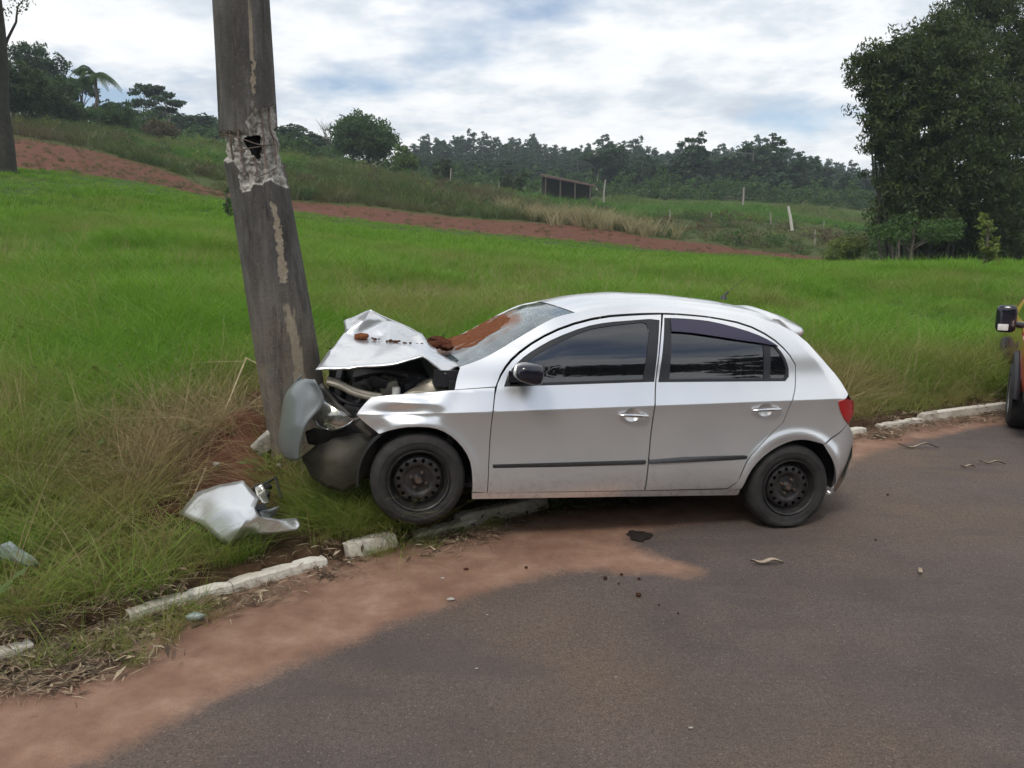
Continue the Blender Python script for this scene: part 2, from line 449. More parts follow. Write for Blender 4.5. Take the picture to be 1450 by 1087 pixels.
def terrain(P):
    P = np.asarray(P, float)[:, :2]; q = _pol(P); z = np.full(len(P), _cw[_n]); z += q@_cw[_n+1:]
    for i in range(_n): z += _cw[i]*_tps(np.hypot(q[:, 0]-_Q[i, 0], q[:, 1]-_Q[i, 1]))
    z = np.sinh(np.clip(z, -1, 5.2))
    r = np.hypot(*P.T); front = smooth(-.35, .1, P[:, 1]/(r+.1))
    sd, _ = kerb_sd(P)
    z = z*front+(1-front)*.4
    p3 = np.stack([P[:, 0], P[:, 1], P[:, 0]*0], 1)
    z = z+fbm(p3, .55, 3, 3)*.05*smooth(.3, 2, sd)+fbm(p3, .06, 9, 3)*.35*smooth(15, 60, r)+fbm(p3, 3.1, 5, 2)*.02
    w = smooth(.1, 1.3, sd); z = .085*(1-w)+z*w
    # ground torn open and heaved up where the pole was pushed over
    g = lambda x, y, s: np.exp(-((P[:, 0]-x)**2+(P[:, 1]-y)**2)/(2*s*s))
    z = z+.36*g(-2.02, 5.75, .20)-.10*g(-1.95, 5.28, .17)+.10*g(-2.35, 5.3, .2)-.05*g(-1.75, 4.95, .2)
    z = np.where(sd < .07, np.where(sd < -11, np.minimum(.12, .05+(-sd-11)*.05), -.05), z)
    return z
def tz(x, y): return float(terrain(np.array([[x, y]]))[0])

# field zones, as distances along each bearing
_pxs = np.array([-900, -300, 0, 160, 310, 420, 600, 800, 1000, 1160, 1300, 1600, 2300.])
_flo = np.array([34, 35, 36, 38, 41, 42, 44, 45, 46, 46.5, 46, 44, 44.])
_fhi = np.array([60, 60, 58, 57, 52, 52, 53, 54, 54, 52, 46, 44, 44.])
def bearing(P): return (P[:, 0]/np.maximum(P[:, 1], .5))*F*1.0137+W/2
def zones(P):
    b = bearing(P); p3 = np.stack([P[:, 0], P[:, 1], P[:, 0]*0], 1); j = fbm(p3, .25, 21, 3)*1.1
    lo = np.interp(b, _pxs, _flo)+j*.6; hi = np.interp(b, _pxs, _fhi)+j*1.6
    Y = P[:, 1]; red = smooth(-.5, .5, Y-lo)*(1-smooth(-1.5, 1.5, Y-hi))
    beyond = smooth(-1.5, 1.5, Y-hi)
    return red, beyond, Y-lo, Y-hi
az = np.concatenate([np.linspace(-46, 46, 420), np.linspace(46.8, 313.2, 150)])*math.pi/180
rad = np.concatenate([np.geomspace(.3, 2.4, 8)[:-1], np.geomspace(2.4, 14, 110)[:-1], np.geomspace(14, 420, 160)])
AZ, RD = np.meshgrid(az, rad); GP = np.stack([np.sin(AZ)*RD, np.cos(AZ)*RD], -1).reshape(-1, 2)
GZ = terrain(GP)
na, nr = len(az), len(rad)
gf = [(i*na+k, i*na+(k+1) % na, (i+1)*na+(k+1) % na, (i+1)*na+k) for i in range(nr-1) for k in range(na)]
def ground_mat():
    t = NT('field_soil'); z = t.attr('zone', 'Color'); sp = t.n('ShaderNodeSeparateColor'); t.l(z, sp.inputs[0])
    n1 = t.noise(1.4, 8, .65); n2 = t.noise(.35, 6, .6); n3 = t.noise(9, 6, .65)
    grass = t.ramp(n1, [(.3, (.035, .06, .014)), (.7, (.07, .13, .022))])
    weed = t.ramp(n2, [(.32, (.085, .07, .032)), (.5, (.06, .085, .025)), (.68, (.10, .095, .04))])
    red = t.ramp(t.noise(2.6, 10, .75), [(.32, (.055, .026, .017)), (.48, (.125, .054, .035)), (.62, (.165, .078, .052)), (.75, (.21, .12, .085))])
    verge = t.ramp(n3, [(.3, (.032, .018, .010)), (.7, (.085, .052, .028))])
    c = t.mix(sp.outputs[0], grass, red); c = t.mix(sp.outputs[1], c, weed); c = t.mix(sp.outputs[2], c, verge)
    t.set(Base_Color=c, Roughness=.95, Specular_IOR_Level=.1); t.bump(n3, .8, .05); return t.m
gm = bpy.data.meshes.new('ground'); gm.from_pydata(np.column_stack([GP, GZ]).tolist()+[(0, 0, -.05)], [], gf+[(len(GP), (k+1) % na, k) for k in range(na)])
red, bey, dlo, dhi = zones(GP); gsd, _ = kerb_sd(GP)
torn = np.exp(-((GP[:, 0]+1.95)**2+(GP[:, 1]-5.4)**2)/.35)
bare = np.clip(smooth(1.6, .3, gsd)+0, 0, 1)
ca = gm.color_attributes.new('zone', 'FLOAT_COLOR', 'POINT')
zc_ = np.zeros((len(GP)+1, 4)); zc_[:-1, 0] = np.clip(red*(GP[:, 1] > 5)+torn*1.3*(np.hypot(*GP.T) < 9), 0, 1); zc_[:-1, 1] = bey*(GP[:, 1] > 5); zc_[:-1, 2] = bare*(1-np.clip(torn*1.3, 0, 1)); zc_[:, 3] = 1
ca.data.foreach_set('color', zc_.astype(np.float32).ravel())
tag(ob('ground', gm, ground_mat()), kind='structure')

# ------------------------------------------------------------------ road with sand drifted along the kerb
SAND = np.array([G(*p)[:2] for p in [(-260, 1300), (75, 1087), (280, 985), (420, 926), (520, 886), (600, 857), (700, 822), (785, 796), (850, 797), (905, 803), (965, 806), (930, 790), (890, 770), (900, 750), (990, 735), (1080, 720), (1205, 646), (1300, 622), (1420, 600), (1700, 560), (1700, 520), (1210, 560), (770, 690), (460, 760), (0, 900), (-400, 1060)]])
offs = np.concatenate([np.arange(.10, -2.6, -.05), np.geomspace(2.65, 11.2, 40)*-1]); KN = np.stack([-_kt[:, 1], _kt[:, 0]], 1)/np.hypot(*_kt.T)[:, None]
KD = []; KND = []
for i in range(len(KERB)-1):
    n = max(1, int(np.hypot(*_kt[i])/(.07 if 40 <= i < 120 else .8)))
    for k in range(n):
        KD.append(KERB[i]+_kt[i]*k/n); KND.append(KN[i]*(1-k/n)+KN[min(i+1, len(KN)-1)]*k/n)
KD, KND = np.array(KD), np.array(KND); KND /= np.hypot(*KND.T)[:, None]
RV = (KD[:, None]+KND[:, None]*offs[None, :, None]).reshape(-1, 2); no = len(offs)
p3 = np.stack([RV[:, 0], RV[:, 1], RV[:, 0]*0], 1)
ins = inside(RV, SAND); dd = segdist(RV, SAND); sdist = np.where(ins, dd, -dd)+fbm(p3, 1.6, 4, 4)*.09
sand = smooth(-.26, .16, sdist)
ky = KND[:, None].repeat(no, 1).reshape(-1, 2)
rz = np.clip(sdist, 0, .5)*.03+fbm(p3, 1.2, 8, 2)*.003
rm = bpy.data.meshes.new('road'); rm.from_pydata(np.column_stack([RV, rz]).tolist(), [], [(i*no+k, i*no+k+1, (i+1)*no+k+1, (i+1)*no+k) for i in range(len(KD)-1) for k in range(no-1)])
a = rm.attributes.new('sand', 'FLOAT', 'POINT'); a.data.foreach_set('value', sand.astype(np.float32))
def road_mat():
    t = NT('dusty_asphalt'); sa = t.attr('sand'); big = t.noise(.45, 5, .6); mid = t.noise(2.1, 6, .6); fine = t.noise(140, 3, .7); spk = t.noise(75, 2, .5)
    asp = t.ramp(mid, [(.3, (.104, .082, .074)), (.7, (.156, .122, .107))])
    asp = t.mix(t.ramp(big, [(.44, 0.), (.62, .75)]), asp, (.185, .130, .090))
    asp = t.mix(t.ramp(fine, [(.38, .7), (.56, 0.)]), asp, (.045, .036, .034)); asp = t.mix(t.ramp(t.noise(42, 5, .75), [(.36, .65), (.5, 0.)]), asp, (.06, .047, .043)); asp = t.mix(t.ramp(t.noise(26, 6, .8), [(.56, 0.), (.70, .5)]), asp, (.25, .19, .145))
    asp = t.mix(t.ramp(spk, [(.63, 0.), (.72, .5)]), asp, (.30, .26, .22))
    st = t.noise(1.0, 5, .6, None, (.7, 2.6, 1)); asp = t.mix(t.ramp(st, [(.36, .45), (.46, 0.)]), asp, (.078, .064, .062))
    snd = t.ramp(t.noise(5, 8, .65), [(.28, (.20, .112, .074)), (.5, (.29, .17, .116)), (.72, (.38, .245, .175))])
    snd = t.mix(t.ramp(t.noise(1.7, 5, .65), [(.42, 0.), (.65, .6)]), snd, (.17, .088, .056))
    brk = t.math('ADD', sa, t.math('ADD', t.math('MULTIPLY', t.math('SUBTRACT', t.noise(9, 10, .75), .5), .8), t.math('MULTIPLY', t.math('SUBTRACT', t.noise(60, 4, .7), .5), .7)))
    fac = t.ramp(brk, [(.26, 0.), (.50, .55), (.74, 1.)])
    c = t.mix(fac, asp, snd)
    t.set(Base_Color=c, Roughness=.85, Specular_IOR_Level=.25)
    t.bump(t.math('ADD', fine, t.math('MULTIPLY', t.noise(30, 6, .7), .8)), .8, .008); return t.m
tag(ob('road', rm, road_mat()), kind='structure')

# kerb stones: the stretches that show between litter and grass
def kerb_stone(s0, s1, label, lean=0., h=.064, w=.10, wob=.004, drop=0.):
    n = max(3, int((s1-s0)/.06)); P = np.array([[np.interp(s0+(s1-s0)*k/n, _kl, KERB[:, j]) for j in (0, 1)] for k in range(n+1)])
    mid = P.mean(0); base = empty('kerb_stone', (mid[0], mid[1], 0), label=label, cat='kerb', group='whitewashed kerb stones along the road')
    vs, fs = [], []; prof = [(0, -.05), (-.002, .02), (.004, h*.55), (.008, h*.92), (.018, h), (w*.6, h*1.02), (w-.015, h), (w, h*.8), (w+.01, -.05)]
    for i, p in enumerate(P):
        d = P[min(i+1, n)]-P[max(i-1, 0)]; d /= np.hypot(*d); nn = np.array([-d[1], d[0]])
        e = 1-.12*max(0, 1-min(i, n-i)/1.)**2
        for o_, z_ in prof:
            q = p+nn*(o_+lean*(z_)); jit = noise3(np.array([[q[0], q[1], z_]]), 9, 3)[0]*wob
            vs.append((q[0]-mid[0]+nn[0]*jit, q[1]-mid[1]+nn[1]*jit, z_*e-drop+noise3(np.array([[q[0], q[1], z_+5]]), 7, 6)[0]*wob*.35))
    m = len(prof)
    for i in range(n):
        for k in range(m-1): fs.append((i*m+k, (i+1)*m+k, (i+1)*m+k+1, i*m+k+1))
    fs.append(tuple(range(m))); fs.append(tuple(n*m+k for k in range(m))[::-1])
    mk('concrete_block', vs, fs, M['whitewash'], base, True, 24)
def s_at(px, py):
    g = G(px, py)[:2]; return float(kerb_sd(g[None])[1][0])
kerb_stone(s_at(-60, 962), s_at(52, 930), 'short end of white kerb at the left edge of the picture')
kerb_stone(s_at(185, 885), s_at(330, 842), 'long white kerb stone below the torn silver fender, left half')
kerb_stone(s_at(332, 842), s_at(464, 804), 'long white kerb stone below the torn silver fender, right half')
kerb_stone(s_at(496, 795), s_at(562, 776), 'small white kerb end between grass tufts before the front wheel', lean=.15, h=.10)
kerb_stone(s_at(590, 768), s_at(690, 743), 'grass-covered white kerb piece just under the front wheel', h=.07, drop=.01)
kerb_stone(s_at(655, 752), s_at(778, 722), 'cream kerb stone lying under the front door of the silver car', lean=.2, h=.10)
kerb_stone(s_at(1195, 621), s_at(1228, 614), 'white kerb end right behind the rear bumper of the silver car')
kerb_stone(s_at(1250, 610), s_at(1311, 601), 'white kerb stone in the middle between the silver car and the emergency vehicle')
kerb_stone(s_at(1313, 601), s_at(1432, 583), 'white kerb stone running up to the wheel of the emergency vehicle', h=.11)

# ------------------------------------------------------------------ the crashed silver car
# car frame: x forward, y to its left (the side that faces us), z up; origin on the ground under the rear axle
_t = [-.70, -.62, -.57, -.52, -.45, -.38, -.30, -.20, -.10, -.04, 0]
_y = [.735, .780, .806, .818, .826, .824, .817, .813, .816, .8215, .828]
_u = [0, .05, .10, .15, .19, .25, .30, .38, .45, .52, .57, .62, .70]
_v = [.828, .807, .787, .769, .758, .747, .734, .704, .670, .630, .596, .553, .47]
def _smc(xs, v, k):
    g = np.linspace(xs[0], xs[-1], 800); v = np.interp(g, xs, v); n = int(k/(g[1]-g[0]))
    for _ in range(3):
        p = np.pad(v, n, mode='reflect', reflect_type='odd'); v = np.convolve(p, np.ones(2*n+1)/(2*n+1), 'same')[n:-n]
    return g, v
_PA, _PB = _smc(_t, _y, .022), _smc(_u, _v, .022)
def zcr(x): return .728+.0585*(2.02-x)
def xrear(z): return np.interp(z, [.3, .55, .75, .9, 1.0, 1.1, 1.2, 1.3, 1.4], [-.58, -.63, -.635, -.60, -.54, -.46, -.36, -.25, -.12])
def ys(x, z):
    x = np.asarray(x, float); z = np.asarray(z, float); t = z-zcr(x)
    y = np.where(t < 0, np.interp(t, *_PA), np.interp(t, *_PB))
    y = y-.06*np.clip((x-1.95), 0, 9)**2
    s = np.clip((x-1.55)/.6, 0, 1); y = y-.05*s*s*(3-2*s)*np.clip((t-.12)/.25, 0, 1)
    d = np.clip(xrear(z)+.36-x, 0, .6); y = y-2.6*d*d
    for hx, hz, a in ((0, .275, .016), (2.465, .29, .012)):
        r = np.hypot(x-hx, z-hz); y = y+a*np.exp(-((r-.345)/.035)**2)*(z > .2)
    return y
def ys_fender(x, z):
    y = ys(x, z); x = np.asarray(x, float); z = np.asarray(z, float)
    w = smooth(2.18, 2.45, x)
    q = np.stack([np.ravel(x), np.ravel(z), np.ravel(x)*0], 1)
    n = (noise3(q, 6.5, 3)*.012+noise3(q, 14, 4)*.005).reshape(x.shape)
    dent = .034*np.exp(-(((x-2.60)/.13)**2+((z-.70)/.035)**2))-.020*np.exp(-(((x-2.50)/.12)**2+((z-.765)/.022)**2))+.016*np.exp(-(((x-2.36)/.05)**2+((z-.705)/.03)**2))
    return y-w*(n+dent)-.10*np.clip(x-2.62, 0, 1)**1.2
def S(px, py, fn=ys):
    yy = np.linspace(.90, .30, 601); o = RC.T@(C0-TC); d = RC.T@ray(px, py)
    P = o+d*((yy-o[1])/d[1])[:, None]; f = yy-fn(P[:, 0], P[:, 2]); k = np.nonzero(f <= 0)[0]
    return P[k[0]] if len(k) else P[np.argmin(f)]
def SX(poly, fn=ys): return [tuple(S(*p, fn)[[0, 2]]) for p in poly]
FAR = MB()
def panel_arrays(poly, fn, off, thick, step, holes=(), flange=True):
    V, T, bl, edges = fill(poly, step, holes, zcr if fn in (ys, ys_fender) else None)
    y = fn(V[:, 0], V[:, 1])+off; e = 1e-3
    nx = -(fn(V[:, 0]+e, V[:, 1])-fn(V[:, 0]-e, V[:, 1]))/(2*e); nz = -(fn(V[:, 0], V[:, 1]+e)-fn(V[:, 0], V[:, 1]-e))/(2*e)
    N = np.stack([nx, np.ones(len(V)), nz], 1); N /= np.linalg.norm(N, axis=1)[:, None]
    P = np.stack([V[:, 0], y, V[:, 1]], 1)
    a, b, c = V[T[:, 0]], V[T[:, 1]], V[T[:, 2]]
    cr = (b[:, 0]-a[:, 0])*(c[:, 1]-a[:, 1])-(b[:, 1]-a[:, 1])*(c[:, 0]-a[:, 0])
    T = np.where(cr[:, None] > 0, T[:, ::-1], T)
    F_ = [tuple(q) for q in T]; Nn = list(map(tuple, N)); Pn = list(map(tuple, P))
    if flange:
        for i, j in edges:
            b0 = len(Pn); p, q = P[i], P[j]; t = q-p; nn = np.cross(N[i], t); nn /= max(np.linalg.norm(nn), 1e-9)
            back = -N[i]*thick
            Pn += [tuple(p), tuple(q), tuple(q+back), tuple(p+back)]; Nn += [tuple(nn)]*4
            F_.append((b0, b0+1, b0+2, b0+3))
    return Pn, F_, Nn
def panel(name, poly, mat, parent, off=0., thick=.014, step=.022, holes=(), fn=ys, far=True, flange=True, curve=True):
    if curve: poly = chaikin(poly, 1, 30); holes = [chaikin(h, 1, 40) for h in holes]
    P, F_, N = panel_arrays(poly, fn, off, thick, step, holes, flange)
    o = mk(name, P, F_, mat, parent, True)
    o.data.normals_split_custom_set_from_vertices([Vector(n).normalized() for n in N])
    if far and name not in ('x',):
        FAR.cur = {'silver_paint': 0, 'tinted_window_glass': 1, 'gloss_black_plastic': 2, 'black_plastic': 2}.get(mat.name, 0)
        FAR.add([(p[0], -p[1], p[2]) for p in P], [q[::-1] for q in F_])
    return o
car = empty('silver_hatchback', tuple(TC), (0, -CPIT, math.pi+CYAW), 'silver five-door hatchback with crushed front end against the leaning concrete pole', 'car')
PX = dict(
 fender=[(526, 562), (560, 558.5), (600, 556), (644, 552), (672, 550.3), (700.5, 548.5), (696, 590), (692, 640), (689.5, 697), (669, 696), (669, 670), (664.7, 648), (651.5, 628), (634, 613), (614, 605), (585, 603.5), (556.6, 607.5), (536.7, 614), (520, 601), (504.5, 587), (513, 575)],
 frame=[(644, 551.3), (647, 535), (652, 519), (676, 511), (700, 499.5), (740, 474.5), (770, 457), (790, 447.5), (816, 442), (832, 437.5), (858, 434), (900, 433.3), (972, 436), (1043, 444.5), (1091, 454.5), (1108, 461), (1136, 477.5), (1163, 507.5), (1187, 534), (1201, 558), (1196, 565.5), (1186.5, 568.5), (1189.5, 582), (1195.5, 594.5), (1199.5, 599.5), (1195, 606), (1166, 628.5), (1153.8, 624.8), (1137.7, 621.7), (1119, 623.8), (1095, 635), (1075, 651), (1060.7, 669), (1049.6, 691.6), (1031, 693), (1045.5, 682), (1052.6, 665), (1060, 649), (1076.5, 631), (1092, 614), (1109, 598.6), (1122.3, 567.5), (1127.3, 548), (1127.3, 517), (1116, 497.5), (1092, 475.5), (1056, 457.3), (1008, 447.8), (970, 444), (938, 442.3), (900, 443), (850, 446.5), (800, 459.5), (760, 478.5), (727, 502.5), (710.5, 523.5), (701.5, 547)],
 front_door=[(702.5, 548.5), (713, 526), (729, 506), (761, 482), (801, 463), (851, 450), (900, 446.3), (936, 445.3), (934, 480), (930, 520), (926.5, 560), (922.5, 600), (918.5, 640), (914.5, 680), (912, 694), (690.8, 697), (693.3, 640), (697.3, 590)],
 front_win=[(713.5, 547.5), (720, 528), (736.6, 508.6), (757, 494), (786, 477.8), (827.6, 462), (858.6, 456), (900, 452.8), (920, 451.2), (926, 452), (934, 453), (932.4, 480), (928.5, 520), (926.6, 540.4)],
 rear_door=[(939, 445.3), (970, 446.5), (1007.6, 450.2), (1055.5, 460), (1091, 478), (1115, 499), (1126, 517.5), (1126, 548), (1121, 567.5), (1108, 598.6), (1091, 614), (1075, 631), (1058.7, 649), (1051.6, 664), (1044.5, 681), (1030, 691), (913.8, 694), (916.3, 680), (920.3, 640), (924.3, 600), (928.2, 560), (931.7, 520), (935.8, 480)],
 rear_win=[(940.5, 449.8), (960, 450.2), (985, 452), (1010, 455), (1050, 465.5), (1080, 476.5), (1098, 488), (1110, 502.5), (1117, 520), (1117, 533), (1112, 539.6), (932, 541)],
 front_glass=[(738, 519.5), (760, 501.5), (788, 486), (827.6, 468), (858.6, 461.5), (900, 457), (911, 456), (916, 459), (919, 467), (917, 500), (911, 537), (770, 542), (738, 543)],
 quarter_glass=[(723, 545), (727, 528), (735, 520), (735, 543.5)],
 rear_glass=[(950, 456), (985, 457), (1010, 460), (1050, 470), (1079, 480.5), (1081, 483), (1082, 536), (948, 537.5)],
 rear_quarter_glass=[(1091, 490), (1096, 490), (1107, 503.5), (1113, 520), (1113.3, 531), (1110, 536), (1091.5, 536)],
 visor=[(949, 450.8), (985, 452.5), (1010, 455.5), (1050, 465.5), (1080, 476.5), (1101, 489.5), (1080, 485.5), (1050, 481.5), (1010, 475), (975, 470), (950.5, 468.5)],
 moulding_f=[(697.5, 657), (905, 650.6), (913.5, 650.6), (914.5, 653.5), (912, 657), (698, 664)],
 moulding_r=[(919.5, 648.5), (1052, 643.5), (1057.5, 645), (1057, 649), (1052, 650.5), (919, 656)],
 sill=[(668.7, 698), (760, 696.7), (912, 695.3), (1030, 693.2), (1048.5, 692.7), (1044, 701), (860, 703.5), (668.7, 706.5)],
 taillight=[(1186.5, 568.5), (1195, 565.5), (1202, 564.5), (1208, 568), (1207.8, 586), (1201, 598.5), (1196, 594.5), (1189.5, 582)],
 rear_bumper=[(1166.5, 630), (1196, 607.5), (1200.5, 600.5), (1206, 612), (1207.5, 625), (1206.5, 647), (1201, 661), (1196, 677), (1183, 697), (1173, 700), (1178, 693.6), (1183, 679.4), (1183, 665), (1178, 649), (1171, 638)])
Q = {k: SX(v, ys_fender if k == 'fender' else ys) for k, v in PX.items()}
SV = M['silver']
panel('front_fender', Q['fender'], SV, car, fn=ys_fender, step=.014, thick=.02, far=False)
panel('side_frame', Q['frame'], SV, car, step=.018)
fd = panel('front_door', Q['front_door'], SV, car, holes=[Q['front_win']], step=.02)
rd = panel('rear_door', Q['rear_door'], SV, car, holes=[Q['rear_win']], step=.02)
panel('window_frame', Q['front_win'], M['black'], fd, off=-.004, holes=[Q['front_glass'], Q['quarter_glass']], step=.02)
panel('window_frame', Q['rear_win'], M['black'], rd, off=-.004, holes=[Q['rear_glass'], Q['rear_quarter_glass']], step=.02)
for k, d_ in (('front_glass', fd), ('quarter_glass', fd), ('rear_glass', rd), ('rear_quarter_glass', rd)):
    panel('window_pane', Q[k], M['glass'], d_, off=-.011, step=.03)
panel('rain_visor', Q['visor'], M['visor'], rd, off=.012, thick=.012, step=.03, far=False)
for k, d_ in (('moulding_f', fd), ('moulding_r', rd)):
    zc0 = np.array(Q[k])
    def fnm(x, z, A=zc0):
        top = np.interp(x, [min(A[:, 0]), max(A[:, 0])], [A[np.argmin(A[:, 0]), 1], A[np.argmax(A[:, 0]), 1]])
        return ys(x, z)+.010-18*(z-top)**2*.9
    panel('side_moulding', Q[k], M['moulding'] if 'moulding' in M else M['gloss_black'], d_, fn=fnm, thick=.014, step=.01, far=False)
panel('sill', Q['sill'], SV, car, off=-.004, thick=.03, step=.02)
panel('tail_light', Q['taillight'], M['lamp'], car, off=.006, thick=.03, step=.012, far=False)
# bumper, with its wrap round the back
Pb, Fb, Nb = panel_arrays(chaikin(Q['rear_bumper'], 1, 30), ys, .004, .02, .016)
rbm = MB(); rbm.add(Pb, Fb)
edge = [S(*p) for p in [(1200.5, 600.5), (1206, 612), (1207.5, 625), (1206.5, 647), (1201, 661), (1196, 677), (1183, 697)]]
def wrap_back(mb, edge, bulge, n=14):
    vs, fs = [], []
    for e in edge:
        for k in range(n+1):
            s = k/n; a = (1-2*s); vs.append((e[0]-bulge*(1-abs(a)**2.5), e[1]*a, e[2]))
    for i in range(len(edge)-1):
        for k in range(n): fs.append((i*(n+1)+k, i*(n+1)+k+1, (i+1)*(n+1)+k+1, (i+1)*(n+1)+k))
    mb.add(vs, fs)
wrap_back(rbm, edge, .12)
FAR.cur = 0; FAR.add([(p[0], -p[1], p[2]) for p in Pb], [q[::-1] for q in Fb])
rbo = rbm.build('rear_bumper', SV, car, True, 40)
tg = MB(); wrap_back(tg, [S(*p) for p in [(1108, 461), (1136, 477.5), (1163, 507.5), (1187, 534), (1201, 558), (1207.5, 570), (1207.8, 586), (1201, 599)]], .09)
tg.build('tailgate', SV, car, True, 50)
# roof
dit = np.array([S(*p) for p in [(816, 442), (832, 437.5), (858, 434), (900, 433.3), (972, 436), (1043, 444.5), (1091, 454.5), (1108, 461)]])
xs = np.linspace(dit[0, 0], dit[-1, 0], 40); zd = np.interp(xs[::-1], dit[::-1, 0], dit[::-1, 2])[::-1]; yd = np.interp(xs[::-1], dit[::-1, 0], dit[::-1, 1])[::-1]
for _ in range(2): zd[1:-1] = (zd[:-2]+2*zd[1:-1]+zd[2:])/4; yd[1:-1] = (yd[:-2]+2*yd[1:-1]+yd[2:])/4
rv, rf = [], []; nn = 30
for i, x in enumerate(xs):
    u = i/(len(xs)-1)
    for k in range(nn+1):
        a = -1+2*k/nn; c = (.022+.048*min(1, u*3.2)**.8)*(1-.08*u)
        rib = .004*(math.exp(-((abs(a)-.45)/.05)**2)+math.exp(-((abs(a)-.72)/.05)**2))*min(1, 6*u)*min(1, 5*(1-u))
        rv.append((x+(.05*(1-u)-.10*u)*(1-a*a), a*(yd[i]-.006), zd[i]-.004+c*(1-abs(a)**2.2)-rib))
for i in range(len(xs)-1):
    for k in range(nn): rf.append((i*(nn+1)+k, i*(nn+1)+k+1, (i+1)*(nn+1)+k+1, (i+1)*(nn+1)+k))
roof = mk('roof', rv, rf, SV, car)
ant = MB(); ant.lathe([(.0, .03), (.012, .026), (.022, .012), (.026, 0)], 14, 'Z', (.22, 0, 1.445)); ant.tube([(.225, 0, 1.46), (.19, 0, 1.50)], .008, 8); ant.tube([(.19, 0, 1.50), (.06, 0, 1.61)], [.002, .0012], 6)
ant.build('antenna', M['black'], roof)
# spoiler over the tailgate
sp = MB(); vs, fs = [], []; prof = [(.16, -.06), (.07, .0), (-.10, .010), (-.175, .002), (-.195, -.016), (-.185, -.050), (-.13, -.066), (.0, -.07), (.12, -.05)]
nsp = 24
for k in range(nsp+1):
    a = -1+2*k/nsp; endw = 1-max(0, abs(a)-.88)/.12*.55
    for (dx, dz) in prof: vs.append((.03+dx*endw-.07*(1-a*a)*1.0, a*.535, 1.338+dz*endw+.048*(1-a*a)-.014*abs(a)+dx*.30))
m = len(prof)
for k in range(nsp):
    for j in range(m): fs.append((k*m+j, k*m+(j+1) % m, (k+1)*m+(j+1) % m, (k+1)*m+j))
fs += [tuple(range(m))[::-1], tuple(nsp*m+j for j in range(m))]
mk('spoiler', vs, fs, SV, car, True, 50)
# windscreen
we = np.array([S(*p) for p in [(652, 519.5), (676, 511.5), (700, 500), (740, 475), (770, 457.5), (790, 448), (816.5, 442.3)]])
wl = np.concatenate([[0], np.cumsum(np.linalg.norm(np.diff(we, axis=0), axis=1))]); wl /= wl[-1]
nu, nv = 60, 50; wv, wf, uvs = [], [], []
for j in range(nv+1):
    v = j/nv; e = np.array([np.interp(v, wl, we[:, k]) for k in range(3)])
    for i in range(nu+1):
        u = i/nu; a = 2*u-1; b = (1-a*a)
        wv.append((e[0]+(.07-.022*v)*b, a*(e[1]-.008), e[2]-.006+.022*v*(1-abs(a)**2.2))); uvs.append((u, v))
for j in range(nv):
    for i in range(nu): wf.append((j*(nu+1)+i, j*(nu+1)+i+1, (j+1)*(nu+1)+i+1, (j+1)*(nu+1)+i))
ws = mk('windscreen', wv, wf, M['windscreen'], car)
ul = ws.data.uv_layers.new(name='UVMap'); li = np.zeros(len(ws.data.loops), np.int32); ws.data.loops.foreach_get('vertex_index', li)
ul.data.foreach_set('uv', np.array(uvs)[li].astype(np.float32).ravel())
WV = np.array(wv)@RC.T+TC
def project(P):
    d = P-C0; z = d@_fw; return np.stack([W/2+F*(d@_rt)/z, H/2-F*(d@_up)/z], 1)
wpx = project(WV); _seg = np.array([(605, 494), (640, 486), (690, 466), (726, 449)])
dw = segdist(wpx, _seg, False); dust = smooth(20, 5, dw+fbm(WV, 6, 2, 3)*9)*.95
aa = ws.data.attributes.new('dust', 'FLOAT', 'POINT'); aa.data.foreach_set('value', dust.astype(np.float32))
# black surround and cowl under the glass
cw = MB(); cw.box((2.30, 0, .90), (.16, 1.36, .10)); cw.build('cowl', M['black'], car)
# dashboard-dark cabin tub and inner shell close the body
inn = [(-.42, .26), (.40, .26), (.33, .42), (.20, .56), (0, .64), (-.16, .60), (-.3, .66), (-.35, .80), (.0, .90), (1.2, .90), (2.05, .86), (2.28, .85), (2.30, .64), (2.17, .52), (2.12, .30), (2.05, .235), (.42, .25)]
inn = [(.42, .25), (2.05, .235), (2.12, .30), (2.17, .50), (2.30, .66), (2.28, .84), (2.05, .86), (1.2, .90), (0, .92), (-.3, .80), (-.28, .66), (-.16, .60), (0, .64), (.20, .57), (.33, .43), (.40, .28)]
for sgn in (1, -1):
    V, T, _, _ = fill(inn, .08); mk('inner_side', [(p[0], sgn*(ys(p[0], p[1])-.035), p[1]) for p in V], T, M['shell'], car)
ub = MB(); ub.box((1.1, 0, .235), (2.8, 1.42, .03)); ub.box((1.2, 0, .17), (1.2, .3, .08), None, .02); ub.tube([(-.1, -.7, .27), (-.1, .7, .27)], .03); ub.tube([(2.465, -.7, .27), (2.465, .7, .27)], .03); ub.box((1.1, 0, .84), (2.3, 1.3, .02))
ub.box((2.27, 0, .56), (.04, 1.45, .66))
ub.build('underbody', M['shell'], car)
for hx, hz, hy in ((0, .275, .80), (2.465, .29, .79)):
    for sgn in (1, -1):
        vs, fs = [], []; n = 22
        for k in range(n+1):
            w = R(-8)+R(196)*k/n
            for (r, y) in ((.352, hy+.005), (.365, hy-.03), (.36, hy-.10), (.35, .50), (.05, .48)): vs.append((hx+r*math.cos(w), sgn*min(y, float(ys(hx+r*math.cos(w), hz+r*math.sin(w)))-.015), hz+r*math.sin(w)))
        for k in range(n):
            for j in range(4): fs.append((k*5+j, k*5+j+1, (k+1)*5+j+1, (k+1)*5+j))
        mk('wheel_arch_liner', vs, fs, M['shell'], car)
